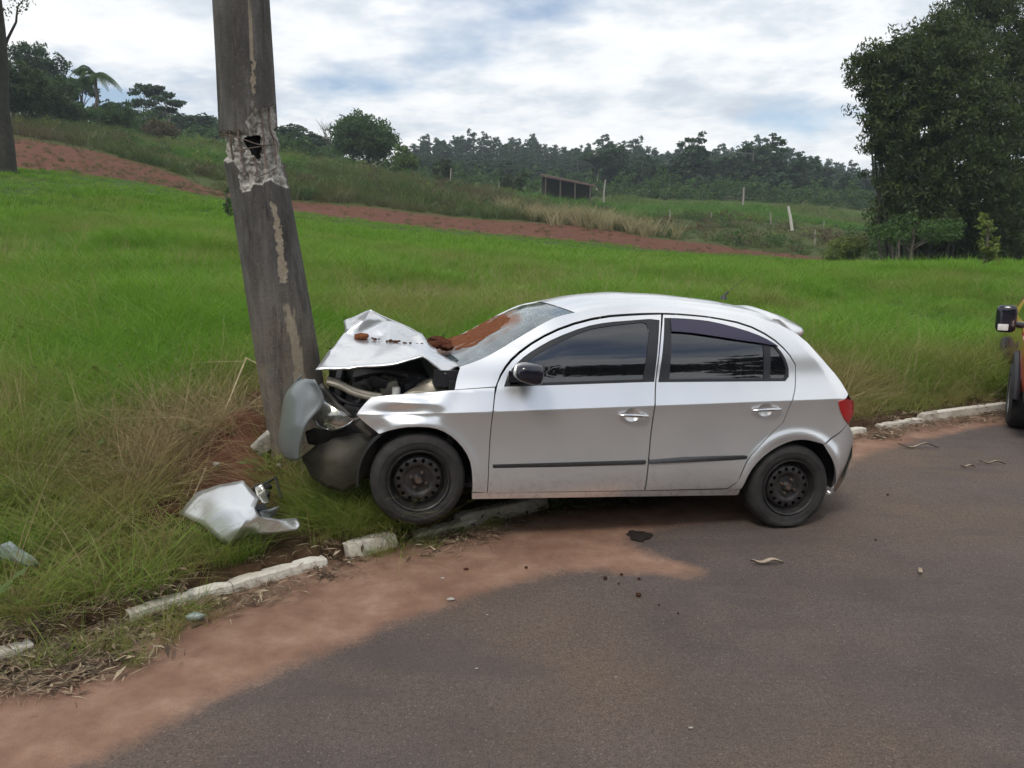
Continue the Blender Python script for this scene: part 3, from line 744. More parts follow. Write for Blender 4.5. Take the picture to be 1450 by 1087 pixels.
# wheels
def rim_mesh():
    r0, holes = .158, []
    for k in range(15):
        w = 2*math.pi*k/15+.1; holes.append([(.122*math.cos(w)+.0125*math.cos(q), .122*math.sin(w)+.0125*math.sin(q)) for q in np.linspace(0, 2*math.pi, 9)[:-1]])
    V, T, _, _ = fill([(r0*math.cos(w), r0*math.sin(w)) for w in np.linspace(0, 2*math.pi, 61)[:-1]], .010, holes)
    r = np.hypot(*V.T); dep = np.interp(r, [0, .028, .03, .034, .06, .082, .088, .104, .135, .150, .158], [.018, .018, .004, -.004, -.004, -.002, .006, .010, .006, -.012, -.03])
    mb = MB(); a, b, c = V[T[:, 0]], V[T[:, 1]], V[T[:, 2]]
    cr = (b[:, 0]-a[:, 0])*(c[:, 1]-a[:, 1])-(b[:, 1]-a[:, 1])*(c[:, 0]-a[:, 0]); T = np.where(cr[:, None] > 0, T[:, ::-1], T)
    mb.add([(p[0], d-.025, p[1]) for p, d in zip(V, dep)], T)
    mb.lathe([(.158, -.055), (.166, -.05), (.172, -.02), (.178, .006), (.186, .012), (.190, .004), (.188, -.012), (.175, -.16)], 60)
    mb.add([(.157*math.cos(w), -.09, .157*math.sin(w)) for w in np.linspace(0, 2*math.pi, 31)[:-1]], [tuple(range(30))[::-1]])
    return mb
RIM = rim_mesh()
def wheel(x, y, z, sgn, flat=0., steer=0.):
    prof = [(.186, -.165), (.215, -.178), (.255, -.176), (.278, -.162), (.286, -.145), (.288, -.12), (.282, -.115), (.288, -.11), (.289, -.075), (.283, -.07), (.289, -.065), (.288, -.035), (.284, -.018), (.276, -.004), (.258, .010), (.240, .014), (.236, .0115), (.226, .0125), (.208, .009), (.194, .001), (.186, -.006)]
    mb = MB(); mb.lathe(prof, 80)
    V = np.array(mb.v)
    if flat:
        lim = -.288+flat; low = V[:, 2] < lim+.05; sq = np.clip((lim+.05-V[:, 2])/.09, 0, 1)
        V[:, 1] += np.where(low & (V[:, 1] > -.08), .022*np.sin(sq*math.pi*.5), 0)*np.clip((.28-np.abs(V[:, 0]))/.1, 0, 1)
        V[:, 2] = np.maximum(V[:, 2], lim)
    mb.v = [tuple(p) for p in V]
    o = mb.build('wheel', M['rubber'], car, True, 40)
    o.location = (x, sgn*y, z); o.rotation_euler = (0, 0, steer+(math.pi if sgn < 0 else 0))
    r = RIM.build('rim', M['steel'], o, True, 40)
    for k in range(4):
        b = MB(); w = k*math.pi/2+.4; b.lathe([(.0, .012), (.007, .012), (.009, .008), (.009, -.03)], 8, 'Y', (.05*math.cos(w), -.018, .05*math.sin(w))); b.build('wheel_bolt', M['rust'], o)
    b = MB(); b.lathe([(0, -.006), (.020, -.006), (.024, -.012), (.027, -.03)], 18); b.build('hub_cap', M['rust'], o)
    return o
wheel(2.458, .797, .288, 1, 0., R(1.5)); wheel(0.004, .795, .252, 1, .022)
wheel(2.465, .79, .29, -1); wheel(0., .79, .265, -1)
# mirror and handles
mb = MB(); bm = bmesh.new(); bmesh.ops.create_uvsphere(bm, u_segments=28, v_segments=18, radius=1)
for v in bm.verts:
    c = v.co; s = [math.copysign(abs(a)**.62, a) for a in c]
    tap = 1-.18*s[0]
    v.co = Vector((1.845+.088*s[0]-.01*s[2], .925+.085*s[1], .985+.060*s[2]*tap+.012*s[0]))
bm.verts.index_update(); mb.add([v.co for v in bm.verts], [[v.index for v in f.verts] for f in bm.faces]); bm.free()
mb.tube([(1.87, .775, .945), (1.865, .85, .965)], [.04, .032], 10); mb.box((1.89, .775, .94), (.10, .02, .07), None, .008)
mb.build('door_mirror', M['gloss_black'], fd, True, 60)
def handle(px, py, ax, ay, bx, by, door):
    c = S(px, py); vs, fs = [], []; n = 36
    rings = [(0.046, .0012), (.044, .0016), (.040, .0008), (.03, .0014), (.015, .0016), (0.001, .0016)]
    for r, o_ in rings:
        for k in range(n):
            w = 2*math.pi*k/n; x, z = c[0]+r*1.12*math.cos(w), c[2]+r*math.sin(w)
            vs.append((x, ys(x, z)+o_, z))
    for i in range(len(rings)-1):
        for k in range(n): fs.append((i*n+k, (i+1)*n+k, (i+1)*n+(k+1) % n, i*n+(k+1) % n))
    nrm = []
    for r, o_ in rings:
        for k in range(n):
            w = 2*math.pi*k/n; s = -.75*math.sin(min(1, r/.044)*math.pi*.5)*(0 if r > .0445 else 1); nrm.append(Vector((s*math.cos(w)*-1*-1, 1, s*math.sin(w))).normalized())
    ro = mk('handle_recess', vs, fs, SV, door); ro.data.normals_split_custom_set_from_vertices(nrm)
    a, b = S(ax, ay), S(bx, by); h = MB(); pts = []; rr = []
    for k in range(11):
        t = k/10; p = a+(b-a)*t; p[1] += .012+.022*math.sin(math.pi*t)**.5; p[2] += .004*math.sin(math.pi*t); pts.append(tuple(p)); rr.append(.0075+.003*math.sin(math.pi*t))
    h.tube(pts, rr, 12); V = np.array(h.v); h.build('door_handle', M['chrome'], door)
handle(895, 587, 876, 587, 917, 588.5, fd); handle(1084, 580, 1065, 580.5, 1104, 578.5, rd)
FARO = None
FAR.build('far_side_body', [SV, M['glass'], M['black']], car, True, 30)

# ---- the wreck of the front end
def sheet(name, pts, tris, mat, parent, cuts=4, dent=.006, freq=7, thick=.006, sharp=28, seed=0, soft=.35, car_frame=True):
    """bent sheet metal: control points (sighting x, y, car-y) and triangles, subdivided and dented"""
    P = [U(*p) if car_frame else np.array(p) for p in pts]
    bm = bmesh.new(); vs = [bm.verts.new(tuple(p)) for p in P]
    for t_ in tris: bm.faces.new([vs[i] for i in t_])
    bmesh.ops.subdivide_edges(bm, edges=list(bm.edges), cuts=cuts, use_grid_fill=True, smooth=soft*0, use_only_quads=False)
    for _ in range(2): bmesh.ops.smooth_vert(bm, verts=[v for v in bm.verts if not v.is_boundary], factor=soft, use_axis_x=True, use_axis_y=True, use_axis_z=True)
    bm.normal_update(); bmesh.ops.recalc_face_normals(bm, faces=list(bm.faces))
    co = np.array([tuple(v.co) for v in bm.verts]); n = noise3(co, freq, seed)*dent+noise3(co, freq*2.7, seed+3)*dent*.35
    for v, d_ in zip(bm.verts, n): v.co += v.normal*d_
    me = bpy.data.meshes.new(name); bm.to_mesh(me); bm.free()
    o = ob(name, me, mat if isinstance(mat, list) else [mat], parent, True, sharp)
    md = o.modifiers.new('thickness', 'SOLIDIFY'); md.thickness = thick; md.offset = -1
    return o
hp = dict(a=(447, 525, .60), b=(500, 519.5, .62), c=(562, 514, .64), d=(599, 504, .64), e=(631, 528.6, .69), f=(650.6, 516, .64), g=(607.6, 488, .26), h=(500, 476, .14), i=(552, 482, .20),
          k=(467, 497, .38), q=(488.6, 470, .12), l=(486.5, 453.5, -.10), m=(525, 437.6, .06), n=(516.5, 451.5, .11), o=(551.7, 451, .06), p=(597, 471.5, .04), r=(572, 460, .07), s=(625, 500, .42))
kk = list(hp); ix = {k: j for j, k in enumerate(kk)}
ht = ['abk', 'bhk', 'khq', 'bci', 'bih', 'cdi', 'dgi', 'dfs', 'def', 'dsg', 'qnl', 'lnm', 'qhn', 'nho', 'nom', 'hio', 'ior', 'irp', 'igp']
hood = sheet('hood', [hp[k] for k in kk], [[ix[c] for c in t_] for t_ in ht], M['silver_scuffed'], car, 7, .012, 8, .010, 24, 2, .20)
# far half of the hood, folded down behind the peak
sheet('hood_far_half', [(525, 438, .06), (551.7, 451.5, .06), (572, 460.5, .07), (597, 472, .04), (486.5, 454, -.10), (500, 480, -.55), (560, 488, -.62), (610, 486, -.66)], [[0, 5, 4], [0, 1, 5], [1, 6, 5], [1, 2, 6], [2, 7, 6], [2, 3, 7]], SV, car, 4, .008, 6, .008, 24, 5)
# front bumper cover, twisted off its mounts
rows = [((446, 537, .70), (430, 536.5, .58), (419, 541, .44), .10), ((459.7, 568, .71), (428, 560, .66), (405, 562, .44), .06), ((438, 596, .74), (415, 596, .66), (399, 594, .42), .05), ((430.7, 612, .74), (410, 616, .64), (396, 616, .42), .05), ((425, 634, .72), (408, 636, .62), (396.5, 630, .42), .05), ((425, 651, .70), (410, 650, .60), (402, 641, .44), .08)]
bp = []; ncol = 18
for N_, M_, L_, yf in rows:
    A = [U(*N_), U(*M_), U(*L_)]; L2 = A[2].copy(); L2[1] = .10; L2[0] -= .02; A.append(L2)
    cc = catmull(A, 6); bp.append(cc)
bp = np.array(bp); bp = np.stack([catmull(bp[:, k], 4) for k in range(bp.shape[1])], 1)
vs = bp.reshape(-1, 3); nr_, nc_ = bp.shape[:2]
bump = mk('front_bumper', vs, [(i*nc_+k, (i+1)*nc_+k, (i+1)*nc_+k+1, i*nc_+k+1) for i in range(nr_-1) for k in range(nc_-1)], M['silver_grey'], car, True, 45)
bump.modifiers.new('t', 'SOLIDIFY').thickness = .008
# headlamp
hl = [(441, 592), (450, 580), (459.7, 569.5), (470, 574), (486, 584), (500, 594), (493, 600), (483.5, 605), (472, 609), (462.8, 610), (450, 604.5)]
hq = [tuple(U(x, y, .66)[[0, 2]]) for x, y in hl]; hc = np.mean(hq, 0)
def fnh(x, z):
    r = np.hypot((x-hc[0])/.15, (z-hc[1])/.10); return .64+.055*np.clip(1-r*r, -1, 1)-.25*np.clip(x-2.9, -.1, .4)
lamp = panel('headlight', hq, M['headlamp'], car, fn=fnh, thick=.05, step=.012, far=False)
rim_ = MB(); pts = [(p[0], float(fnh(p[0], p[1]))+.002, p[1]) for p in chaikin(hq, 2, 60)]; rim_.tube(pts+[pts[0]], .004, 6); rim_.build('lamp_rim', M['chrome'], lamp)
# engine bay
eb = MB(); eb.box((2.62, -.02, .42), (.62, 1.15, .40), None, .03); eb.box((2.66, -.60, .60), (.80, .04, .62)); eb.box((2.60, -.30, .64), (.56, .5, .26), None, .03); eb.box((2.97, -.25, .55), (.04, .72, .5), None, .01); eb.build('engine_bay', M['shell'], car)
e1 = MB(); e1.box((2.60, .22, .70), (.24, .30, .16), Matrix.Rotation(.2, 3, 'Y'), .02); e1.box((2.60, .22, .80), (.19, .22, .05), Matrix.Rotation(.2, 3, 'Y'), .01); e1.tube([(2.50, .34, .72), (2.62, .40, .80), (2.75, .34, .78)], .025, 10); e1.tube([(2.78, .2, .70), (2.84, .36, .66), (2.80, .48, .60)], .02, 10); e1.build('engine', M['engine'], car, True, 40)
e2 = MB(); p_ = U(553, 540, .36); e2.box(tuple(p_+np.array([0, 0, -.06])), (.12, .16, .14), Matrix.Rotation(.25, 3, 'Y'), .012); e2.tube([tuple(p_+np.array([.03, .03, .01])), tuple(p_+np.array([.03, .03, .035]))], .016, 10); e2.tube([tuple(p_+np.array([-.03, .03, .01])), tuple(p_+np.array([-.03, .03, .03]))], .012, 10); e2.build('battery', M['beige_metal'], car, True, 40)
e3 = MB(); q_ = U(561, 554, .50); e3.lathe([(0, .03), (.024, .028), (.027, .02), (.026, -.03)], 18, 'Z', tuple(q_)); e3.build('reservoir_cap', M['white_plastic'], car)
sl = MB(); cp = catmull([U(463, 541, .55), U(480, 546, .56), U(500, 556, .57), U(520, 562, .58), U(540, 565, .58)], 6); sl.tube([tuple(p) for p in cp], [.020]*len(cp), 10); sl.tube([tuple(p+np.array([0, -.05, .012])) for p in cp], .016, 8); sl.build('radiator_cross_member', M['beige_metal'], car)
for nm, px_, py_, y_, d_, mt, rz_ in (('air_filter_box', 585, 546, .40, (.16, .14, .09), 'black', .3), ('alternator', 602, 549, .46, (.09, .09, .09), 'chrome_dull', .7), ('fuse_box', 538, 541, .42, (.10, .08, .06), 'black', -.2), ('mount_bracket', 620, 545, .50, (.05, .04, .13), 'chrome_dull', .4), ('coil', 520, 545, .44, (.05, .05, .07), 'engine', .9), ('strut_top', 632, 541, .52, (.10, .08, .05), 'beige_metal', .1)):
    b = MB(); b.box(tuple(U(px_, py_, y_)), d_, Matrix.Rotation(rz_, 3, 'Z') @ Matrix.Rotation(rz_*.8, 3, 'Y'), min(d_)*.22); b.tube([tuple(U(px_, py_, y_)+np.array([0, 0, d_[2]*.4])), tuple(U(px_, py_, y_)+np.array([-.03, .02, d_[2]*.8])), tuple(U(px_, py_, y_)+np.array([-.12, .03, d_[2]*.5]))], .006, 6); b.build(nm, M[mt], car, True, 40)
hs = MB(); cp = catmull([U(472, 556, .5), U(485, 567, .52), U(505, 573, .52), U(522, 572, .50), U(535, 560, .4)], 6); hs.tube([tuple(p) for p in cp], .012, 8); cp = catmull([U(500, 538, .4), U(520, 533, .35), U(545, 530, .3), U(575, 535, .3)], 6); hs.tube([tuple(p) for p in cp], .016, 8); hs.build('hose', M['black'], car)
sheet('radiator', [(452, 545, .5), (478, 572, .52), (500, 590, .56), (470, 590, .5), (452, 580, .45), (446, 556, .45)], [[0, 1, 5], [1, 4, 5], [1, 3, 4], [1, 2, 3]], M['engine'], car, 3, .01, 14, .03, 20, 6)
sheet('inner_wing', [(598, 540, .52), (644, 527, .58), (642, 553, .60), (608, 557, .60), (570, 558, .58)], [[0, 1, 2], [0, 2, 3], [0, 3, 4]], M['beige_metal'], car, 3, .012, 16, .01, 20, 8)
sheet('fender_bracket', [(497, 592, .66), (512, 592, .68), (525, 602, .69), (536, 614, .70), (526, 619, .68), (512, 611, .66), (500, 603, .64)], [[0, 1, 6], [1, 5, 6], [1, 2, 5], [2, 4, 5], [2, 3, 4]], M['engine'], car, 3, .012, 22, .012, 20, 4)
sheet('wheel_lining', [(426, 647, .52), (447, 630, .56), (468, 618.5, .58), (503, 613, .60), (535, 614, .60), (532, 640, .60), (523, 668, .60), (505, 688, .58), (486, 698, .55), (462, 690, .52), (442, 676, .48), (480, 655, .66)], [[0, 1, 11], [1, 2, 11], [2, 3, 11], [3, 4, 11], [4, 5, 11], [5, 6, 11], [6, 7, 11], [7, 8, 11], [8, 9, 11], [9, 10, 11], [10, 0, 11]], M['lining'], car, 5, .006, 8, .006, 40, 3, .5)
sheet('lamp_bracket', [(432, 612, .60), (445, 606, .62), (470, 612, .62), (498, 607, .62), (505, 612, .62), (470, 622, .58), (450, 632, .56), (436, 628, .54)], [[0, 1, 7], [1, 6, 7], [1, 2, 6], [2, 5, 6], [2, 3, 5], [3, 4, 5]], M['shell'], car, 3, .01, 15, .01, 20, 9)

# ------------------------------------------------------------------ broken concrete pole
AX = np.array([D(439, 690, 5.62), D(414, 545, 5.62), D(391, 405, 5.62), D(369, 275, 5.62), D(356, 212, 5.62), D(352, 185, 5.62), D(347, 90, 5.62), D(341.5, 0, 5.62)])
up_dir = AX[-1]-AX[-3]; up_dir /= np.linalg.norm(up_dir); AX = np.vstack([AX, AX[-1]+up_dir*2.0, AX[-1]+up_dir*5.5])
axl = np.concatenate([[0], np.cumsum(np.linalg.norm(np.diff(AX, axis=0), axis=1))])
hb = float(np.interp(1, [0, 1], [axl[4], axl[5]])) ; h0, h1 = axl[2], axl[6]
hs_ = np.concatenate([np.linspace(0, h0, 40)[:-1], np.linspace(h0, h1, 230)[:-1], np.linspace(h1, axl[-1], 30)])
NTH = 200
def axp(h): return np.array([np.interp(h, axl, AX[:, k]) for k in range(3)])
prad = lambda h: np.interp(h, [0, 1.2, 2.2, 3.2, axl[-1]], [.232, .220, .200, .187, .135])
th = np.linspace(0, 2*math.pi, NTH+1)[:-1]
C = np.array([axp(h) for h in hs_]); Tn = np.gradient(C, axis=0); Tn /= np.linalg.norm(Tn, axis=1)[:, None]
E1 = np.cross(Tn, [0, 1, 0]); E1 /= np.linalg.norm(E1, axis=1)[:, None]; E2 = np.cross(Tn, E1)
PV = C[:, None]+(E1[:, None]*np.cos(th)[None, :, None]+E2[:, None]*np.sin(th)[None, :, None])*prad(hs_)[:, None, None]
NV = (E1[:, None]*np.cos(th)[None, :, None]+E2[:, None]*np.sin(th)[None, :, None])
pv = PV.reshape(-1, 3); nv_ = NV.reshape(-1, 3); pp = project(pv)
facing = ((C0-pv)*nv_).sum(1) > 0
jit = np.stack([fbm(pv, 14, 1, 3), fbm(pv, 14, 5, 3)], 1)*4.0
jit2 = np.stack([fbm(pv, 38, 11, 3), fbm(pv, 38, 15, 3)], 1)*3.2
FRESH = [(312, 188), (324, 184.5), (335, 182.5), (348, 186), (348.5, 172), (351, 165), (357, 157), (359, 142), (362, 140), (364, 158), (370, 160), (376, 152), (384, 148), (394, 144), (396, 200), (410, 240), (408, 262), (398, 265), (390, 260), (384, 254), (374.5, 254), (373, 258), (357.3, 261.5), (352.6, 272), (343, 274.5), (338.5, 263), (335, 249), (337, 238), (331, 228), (322, 229), (311, 222), (306, 200)]
HOLE = [(343, 193), (350, 190), (358.8, 188.5), (371.3, 189), (372.5, 206), (372, 222), (365, 224), (356, 219.5), (352.6, 211), (345, 203)]
PALE = [[(383, 286), (391, 286), (399, 330), (407, 388), (404, 400), (397, 398), (391, 345)], [(402, 432), (413, 434), (424, 485), (436, 545), (436, 580), (424, 580), (414, 505)], [(350, -20), (355, 0), (359, 60), (363, 132), (357, 132), (353, 60)]]
q = pp+jit
fresh = np.where(facing, inside(q, FRESH), (pp[:, 1] > 182+jit[:, 0]) & (pp[:, 1] < 232+jit[:, 1]*2)).astype(float)
fd_ = segdist(q, FRESH); fresh_d = np.where(facing, np.where(fresh > 0, fd_, 0), np.where(fresh > 0, 6, 0))
hole = facing & inside(pp+jit*.45, HOLE)
pale = np.zeros(len(pv))
for P_ in PALE: pale = np.maximum(pale, (facing & inside(pp+jit2, P_))*1.)
rough_ = fbm(pv, 30, 7, 3)
dep = np.minimum(fresh_d/4., 1)*(.030+.016*rough_+.014*np.abs(fbm(pv, 60, 2, 2)))-pale*-.004
pv2 = pv-nv_*dep[:, None]
nh = len(hs_); faces = []
hg = hole.reshape(nh, NTH)
for i in range(nh-1):
    for k in range(NTH):
        k2 = (k+1) % NTH
        if hg[i, k] and hg[i, k2] and hg[i+1, k] and hg[i+1, k2]: continue
        faces.append((i*NTH+k, i*NTH+k2, (i+1)*NTH+k2, (i+1)*NTH+k))
faces.append(tuple((nh-1)*NTH+k for k in range(NTH)))
pole = empty('concrete_pole', tuple(axp(.35)), label='tall weathered concrete utility pole, snapped and leaning against the crashed car', cat='utility pole')
O = np.array(pole.location)
def pole_mat():
    t = NT('weathered_concrete'); fr = t.attr('fresh'); pa = t.attr('pale'); n1 = t.noise(5, 7, .65, None, (1, 1, .35)); n2 = t.noise(45, 6, .7); lo_ = t.attr('low')
    old = t.ramp(n1, [(.28, (.046, .042, .040)), (.5, (.085, .079, .074)), (.72, (.155, .146, .136))])
    old = t.mix(t.math('MULTIPLY', lo_, t.ramp(t.noise(7, 6, .6), [(.35, .25), (.65, .85)])), old, (.20, .165, .125))
    old = t.mix(t.ramp(t.noise(11, 8, .7, None, (1.6, 1.6, .16)), [(.50, 0.), (.68, .75)]), old, (.18, .168, .152)); old = t.mix(t.ramp(t.noise(8, 8, .7, None, (2, 2, .2)), [(.34, .7), (.46, 0.)]), old, (.032, .027, .025)); old = t.mix(t.ramp(n2, [(.56, 0.), (.72, .55)]), old, (.19, .17, .15)); old = t.mix(t.ramp(t.noise(90, 4), [(.30, .7), (.42, 0.)]), old, (.03, .026, .024))
    pl = t.ramp(n2, [(.3, (.25, .20, .14)), (.6, (.37, .32, .24))]); new = t.ramp(n2, [(.28, (.16, .145, .125)), (.5, (.40, .38, .34)), (.72, (.56, .54, .50))])
    c = t.mix(t.math('MULTIPLY', pa, .85), old, pl); c = t.mix(fr, c, new)
    t.set(Base_Color=c, Roughness=.92, Specular_IOR_Level=.2); t.bump(t.math('ADD', n2, t.noise(120, 4)), .7, .006); return t.m
po = mk('pole_shaft', pv2-O, faces, pole_mat(), pole, True)
for nm, val in (('fresh', fresh), ('pale', pale), ('low', smooth(360, 520, pp[:, 1]))):
    a = po.data.attributes.new(nm, 'FLOAT', 'POINT'); a.data.foreach_set('value', val.astype(np.float32))
core = MB(); cr_ = [tuple(axp(h)-O) for h in np.linspace(.4, axl[-1]-.1, 30)]; core.tube(cr_, [.10]*30, 24, False); core.build('hollow_core', M['shell'], pole)  # near-black tube: the shade of the hollow shaft is painted as its colour
for nm, pts in (('rebar', [(324, 181), (325, 200), (327, 216), (329, 228)]), ('rebar', [(336, 181), (337, 200), (341, 222), (346, 243)]), ('rebar', [(371, 150), (372, 175), (375, 205), (379, 238)]), ('rebar', [(383, 152), (384, 180), (390, 200), (392, 232)]), ('rebar', [(361, 222), (363, 235), (364, 246)]),
                ('hoop_wire', [(316, 190), (340, 196), (372, 205), (396, 201.5)]), ('hoop_wire', [(330, 214), (352, 210), (373, 206)]), ('hoop_wire', [(388, 196), (394, 205), (393, 216), (390, 226)]), ('hoop_wire', [(334, 246), (350, 244), (368, 248), (392, 238)])):
    c3 = []
    for x, y in pts:
        k = np.argmin(np.where(facing, np.hypot(*(pp-(x, y)).T), 1e9)); c3.append(pv[k]-nv_[k]*(.010 if nm == 'rebar' else .002)-O)
    b = MB(); b.tube([tuple(p) for p in catmull(c3, 5)], .0075 if nm == 'rebar' else .004, 7); b.build(nm, M['rebar'], pole)

# ------------------------------------------------------------------ torn body panels and rubble on the verge
def ground_sheet(name, label, cat, pts, tris, mat, cuts=4, dent=.006, **k):
    P = np.array([G(x, y, z) for x, y, z in pts]); c = P.mean(0); c[2] = P[:, 2].min()
    root = empty(name, tuple(c), label=label, cat=cat)
    return root, sheet('panel', [tuple(p-c) for p in P], tris, mat, root, cuts, dent, car_frame=False, **k), c
fp = [(x, y, z+.015) for x, y, z in [(253, 727, .24), (280, 697, .34), (309, 685.5, .40), (343, 680, .44), (367, 705, .40), (360, 719, .38), (371, 732, .32), (395, 735, .27), (420, 733, .24), (425, 744, .20), (419, 751, .18), (373, 757, .20), (347, 762, .19), (323, 773, .17), (309, 764, .20), (283, 741, .24), (320, 715, .37), (345, 742, .31)]]
ft = [[0, 1, 15], [1, 16, 15], [1, 2, 16], [2, 3, 16], [3, 4, 16], [4, 5, 16], [5, 17, 16], [5, 6, 17], [6, 11, 17], [6, 7, 11], [7, 10, 11], [7, 8, 10], [8, 9, 10], [11, 12, 17], [12, 13, 17], [13, 14, 17], [14, 15, 17], [15, 16, 17]]
root, _, fc = ground_sheet('torn_fender', 'torn white-silver fender lying in the grass left of the crashed car', 'car part', fp, ft, M['silver_torn'], 4, .007, seed=3, freq=8, thick=.008)
li = MB(); cp = catmull([G(348, 706, .40), G(352, 718, .36), G(366, 737, .28), G(400, 739, .23), G(424, 743, .20)], 5); li.tube([tuple(p-fc) for p in cp], .012, 8); li.build('arch_edge', M['silver_torn'], root)
hb_ = MB()
for x, y, z, s in ((366, 693, .34, .05), (374, 700, .30, .045), (378, 690, .32, .035), (368, 722, .28, .05), (382, 725, .24, .04)):
    p = G(x, y, z)-fc; hb_.box(tuple(p), (s*1.5, s, s*1.2), Matrix.Rotation(x, 3, 'Z') @ Matrix.Rotation(y, 3, 'X'), s*.2)
p = G(366, 690, .3)-fc; hb_.tube([tuple(p), tuple(p+np.array([.1, .05, .05])), tuple(p+np.array([.16, -.04, -.06]))], .012, 7)
tag(hb_.build('lamp_housing', M['black'], root, True, 30), kind='stuff')
sheet('lamp_lens', [tuple(G(*a)-fc) for a in [(361, 690, .38), (372, 684, .40), (376, 694, .36), (381, 712, .30), (373, 714, .30), (364, 704, .34)]], [[0, 1, 2], [0, 2, 5], [2, 4, 5], [2, 3, 4]], M['headlamp'], root, 3, .008, 20, .006, 25, 4, car_frame=False)
sheet('bracket', [tuple(G(*a)-fc) for a in [(366, 724, .30), (395, 716, .32), (389, 728, .26), (380, 735, .24), (370, 734, .26)]], [[0, 1, 2], [0, 2, 3], [0, 3, 4]], M['silver_in'], root, 3, .01, 20, .005, 25, 6, car_frame=False)
M['teal_plastic'] = plain('grey_green_plastic', (.30, .36, .36), .4, .1, .1, 10)
ground_sheet('bumper_shard', 'pale grey-green plastic bumper shard in the grass at the left edge', 'car part', [(-12, 775, .26), (14, 766, .30), (34, 780, .24), (56, 797, .19), (50, 803, .16), (22, 796, .20), (-8, 792, .2)], [[0, 1, 6], [1, 5, 6], [1, 2, 5], [2, 4, 5], [2, 3, 4]], M['teal_plastic'], 3, .008, seed=5, freq=12)
ground_sheet('plastic_shard', 'small flat grey plastic shard lying against the long white kerb stone', 'car part', [(262, 872, .05), (276, 866, .06), (292, 870, .05), (284, 877, .03), (266, 878, .03)], [[0, 1, 2], [0, 2, 3], [0, 3, 4]], M['teal_plastic'], 2, .004, seed=6)
def rock(name, label, cat, c, size, mat, seed, group=None, rot=None, cut=.6, sub=3, blocky=.0):
    bm = bmesh.new(); bmesh.ops.create_icosphere(bm, subdivisions=sub, radius=.5)
    co = np.array([tuple(v.co) for v in bm.verts])
    if blocky: co = co/np.maximum(np.abs(co).max(1)[:, None]**blocky*.5**(1-blocky)*1.0, 1e-6)*.5
    n = noise3(co, 2.6, seed)*.16+noise3(co, 6, seed+2)*.07; co = co*(1+n*cut/.6)[:, None]*np.array(size)
    if rot is not None: co = co@np.array(rot).T
    for v, p in zip(bm.verts, co): v.co = p
    me = bpy.data.meshes.new(name); bm.to_mesh(me); bm.free()
    o = ob(name, me, mat, None, True, 35); o.location = c
    return tag(o, label, cat, group)
c = G(378, 624, .47)
rock('concrete_chunk', 'pale broken concrete slab wedged beside the crushed bumper', 'rubble', tuple(c), (.24, .10, .11), M['conc_white'], 3, rot=Matrix.Rotation(-.75, 3, 'Y') @ Matrix.Rotation(.3, 3, 'X'), blocky=.8, cut=.35)
for (x, y, z, s, lb) in [(306, 657, .34, .05, 'small white concrete lump at the foot of the long straw stalk'), (228, 722, .22, .07, 'grey rubble lump in the dark soil left of the torn fender'), (205, 728, .2, .05, 'small pale rubble bit at the left end of the dark soil patch'), (396, 659, .33, .05, 'small white rubble bit under the crushed bumper')]:
    rock('rubble', lb, 'rubble', tuple(G(x, y, z)), (s, s*.8, s*.7), M['conc_white'], int(x), 'concrete rubble around the pole')
# mounds of soil torn up round the pole
for (x, y, z, sx, sy, sz, lb) in [(226, 742, .17, .42, .36, .18, 'dark red soil heap left of the torn fender'), (368, 592, .42, .42, .3, .46, 'large dark red soil clod torn up beside the pole base'), (360, 536, .62, .24, .2, .30, 'upturned red soil clod with straw on top beside the pole'), (385, 655, .22, .4, .3, .2, 'red soil heap under the crushed front bumper'), (330, 645, .25, .45, .35, .2, 'low red soil patch behind the torn fender')]:
    p = G(x, y, z); p[1] += .12
    rock('soil_heap', lb, 'soil', tuple(p), (sx, sy, sz), M['clod'], int(x), 'soil torn up round the pole', cut=1.0, sub=4)
# soil thrown onto the car
def car_w(p): return RC@np.array(p)+TC
p = car_w(U(511, 476.5, .17)); rock('soil_clod', 'brown soil clod resting on the crumpled hood', 'soil', tuple(p), (.105, .07, .045), M['soil_light'], 4, 'soil thrown onto the car', cut=1.1)
k = 0
for x, y, yy, s in [(527, 478.5, .19, .012), (531, 480, .2, .02), (537, 480, .2, .012), (548, 482.8, .22, .014), (553, 482.2, .22, .022), (560, 483.6, .23, .026), (565, 482.8, .23, .016), (573, 485.6, .24, .018), (581, 485.3, .25, .012), (590, 487.6, .26, .024), (597, 487, .26, .018)]:
    k += 1; p = car_w(U(x, y, yy)); rock('soil_crumb', 'small brown soil crumbs along the fold of the hood', 'soil', tuple(p), (s*1.5, s, s*.8), M['soil'], k, 'soil crumbs on the hood fold', cut=1)
def surf_pile(name, label, path, wid, hgt, mat, seed):
    A = np.array(path); vs = []; fs = []; n = len(WV)
    sel = segdist(wpx, A, False)+fbm(WV, 9, seed, 3)*7; h = np.clip(1-sel/wid, 0, 1)
    nrm = np.zeros_like(WV); ws.data.calc_loop_triangles(); nl = np.array([tuple(v.normal) for v in ws.data.vertices]); nl = np.where(nl[:, 2:3] < 0, -nl, nl); nrm = nl@RC.T
    P = WV+nrm*(hgt*np.sqrt(h)*(.55+.6*(fbm(WV, 22, seed+3, 3)+.4).clip(0, 1))-.004*(h <= 0))[:, None]
    m = nu+1
    for j in range(nv):
        for i in range(nu):
            q = (j*m+i, j*m+i+1, (j+1)*m+i+1, (j+1)*m+i)
            if max(h[list(q)]) > 0: fs.append(q)
    used = sorted({i for q in fs for i in q}); mp_ = {u_: i for i, u_ in enumerate(used)}
    o = mk(name, P[used]-P[used].mean(0), [[mp_[i] for i in q] for q in fs], mat, None, True); o.location = tuple(P[used].mean(0))
    return tag(o, label, 'soil', 'soil thrown onto the car')
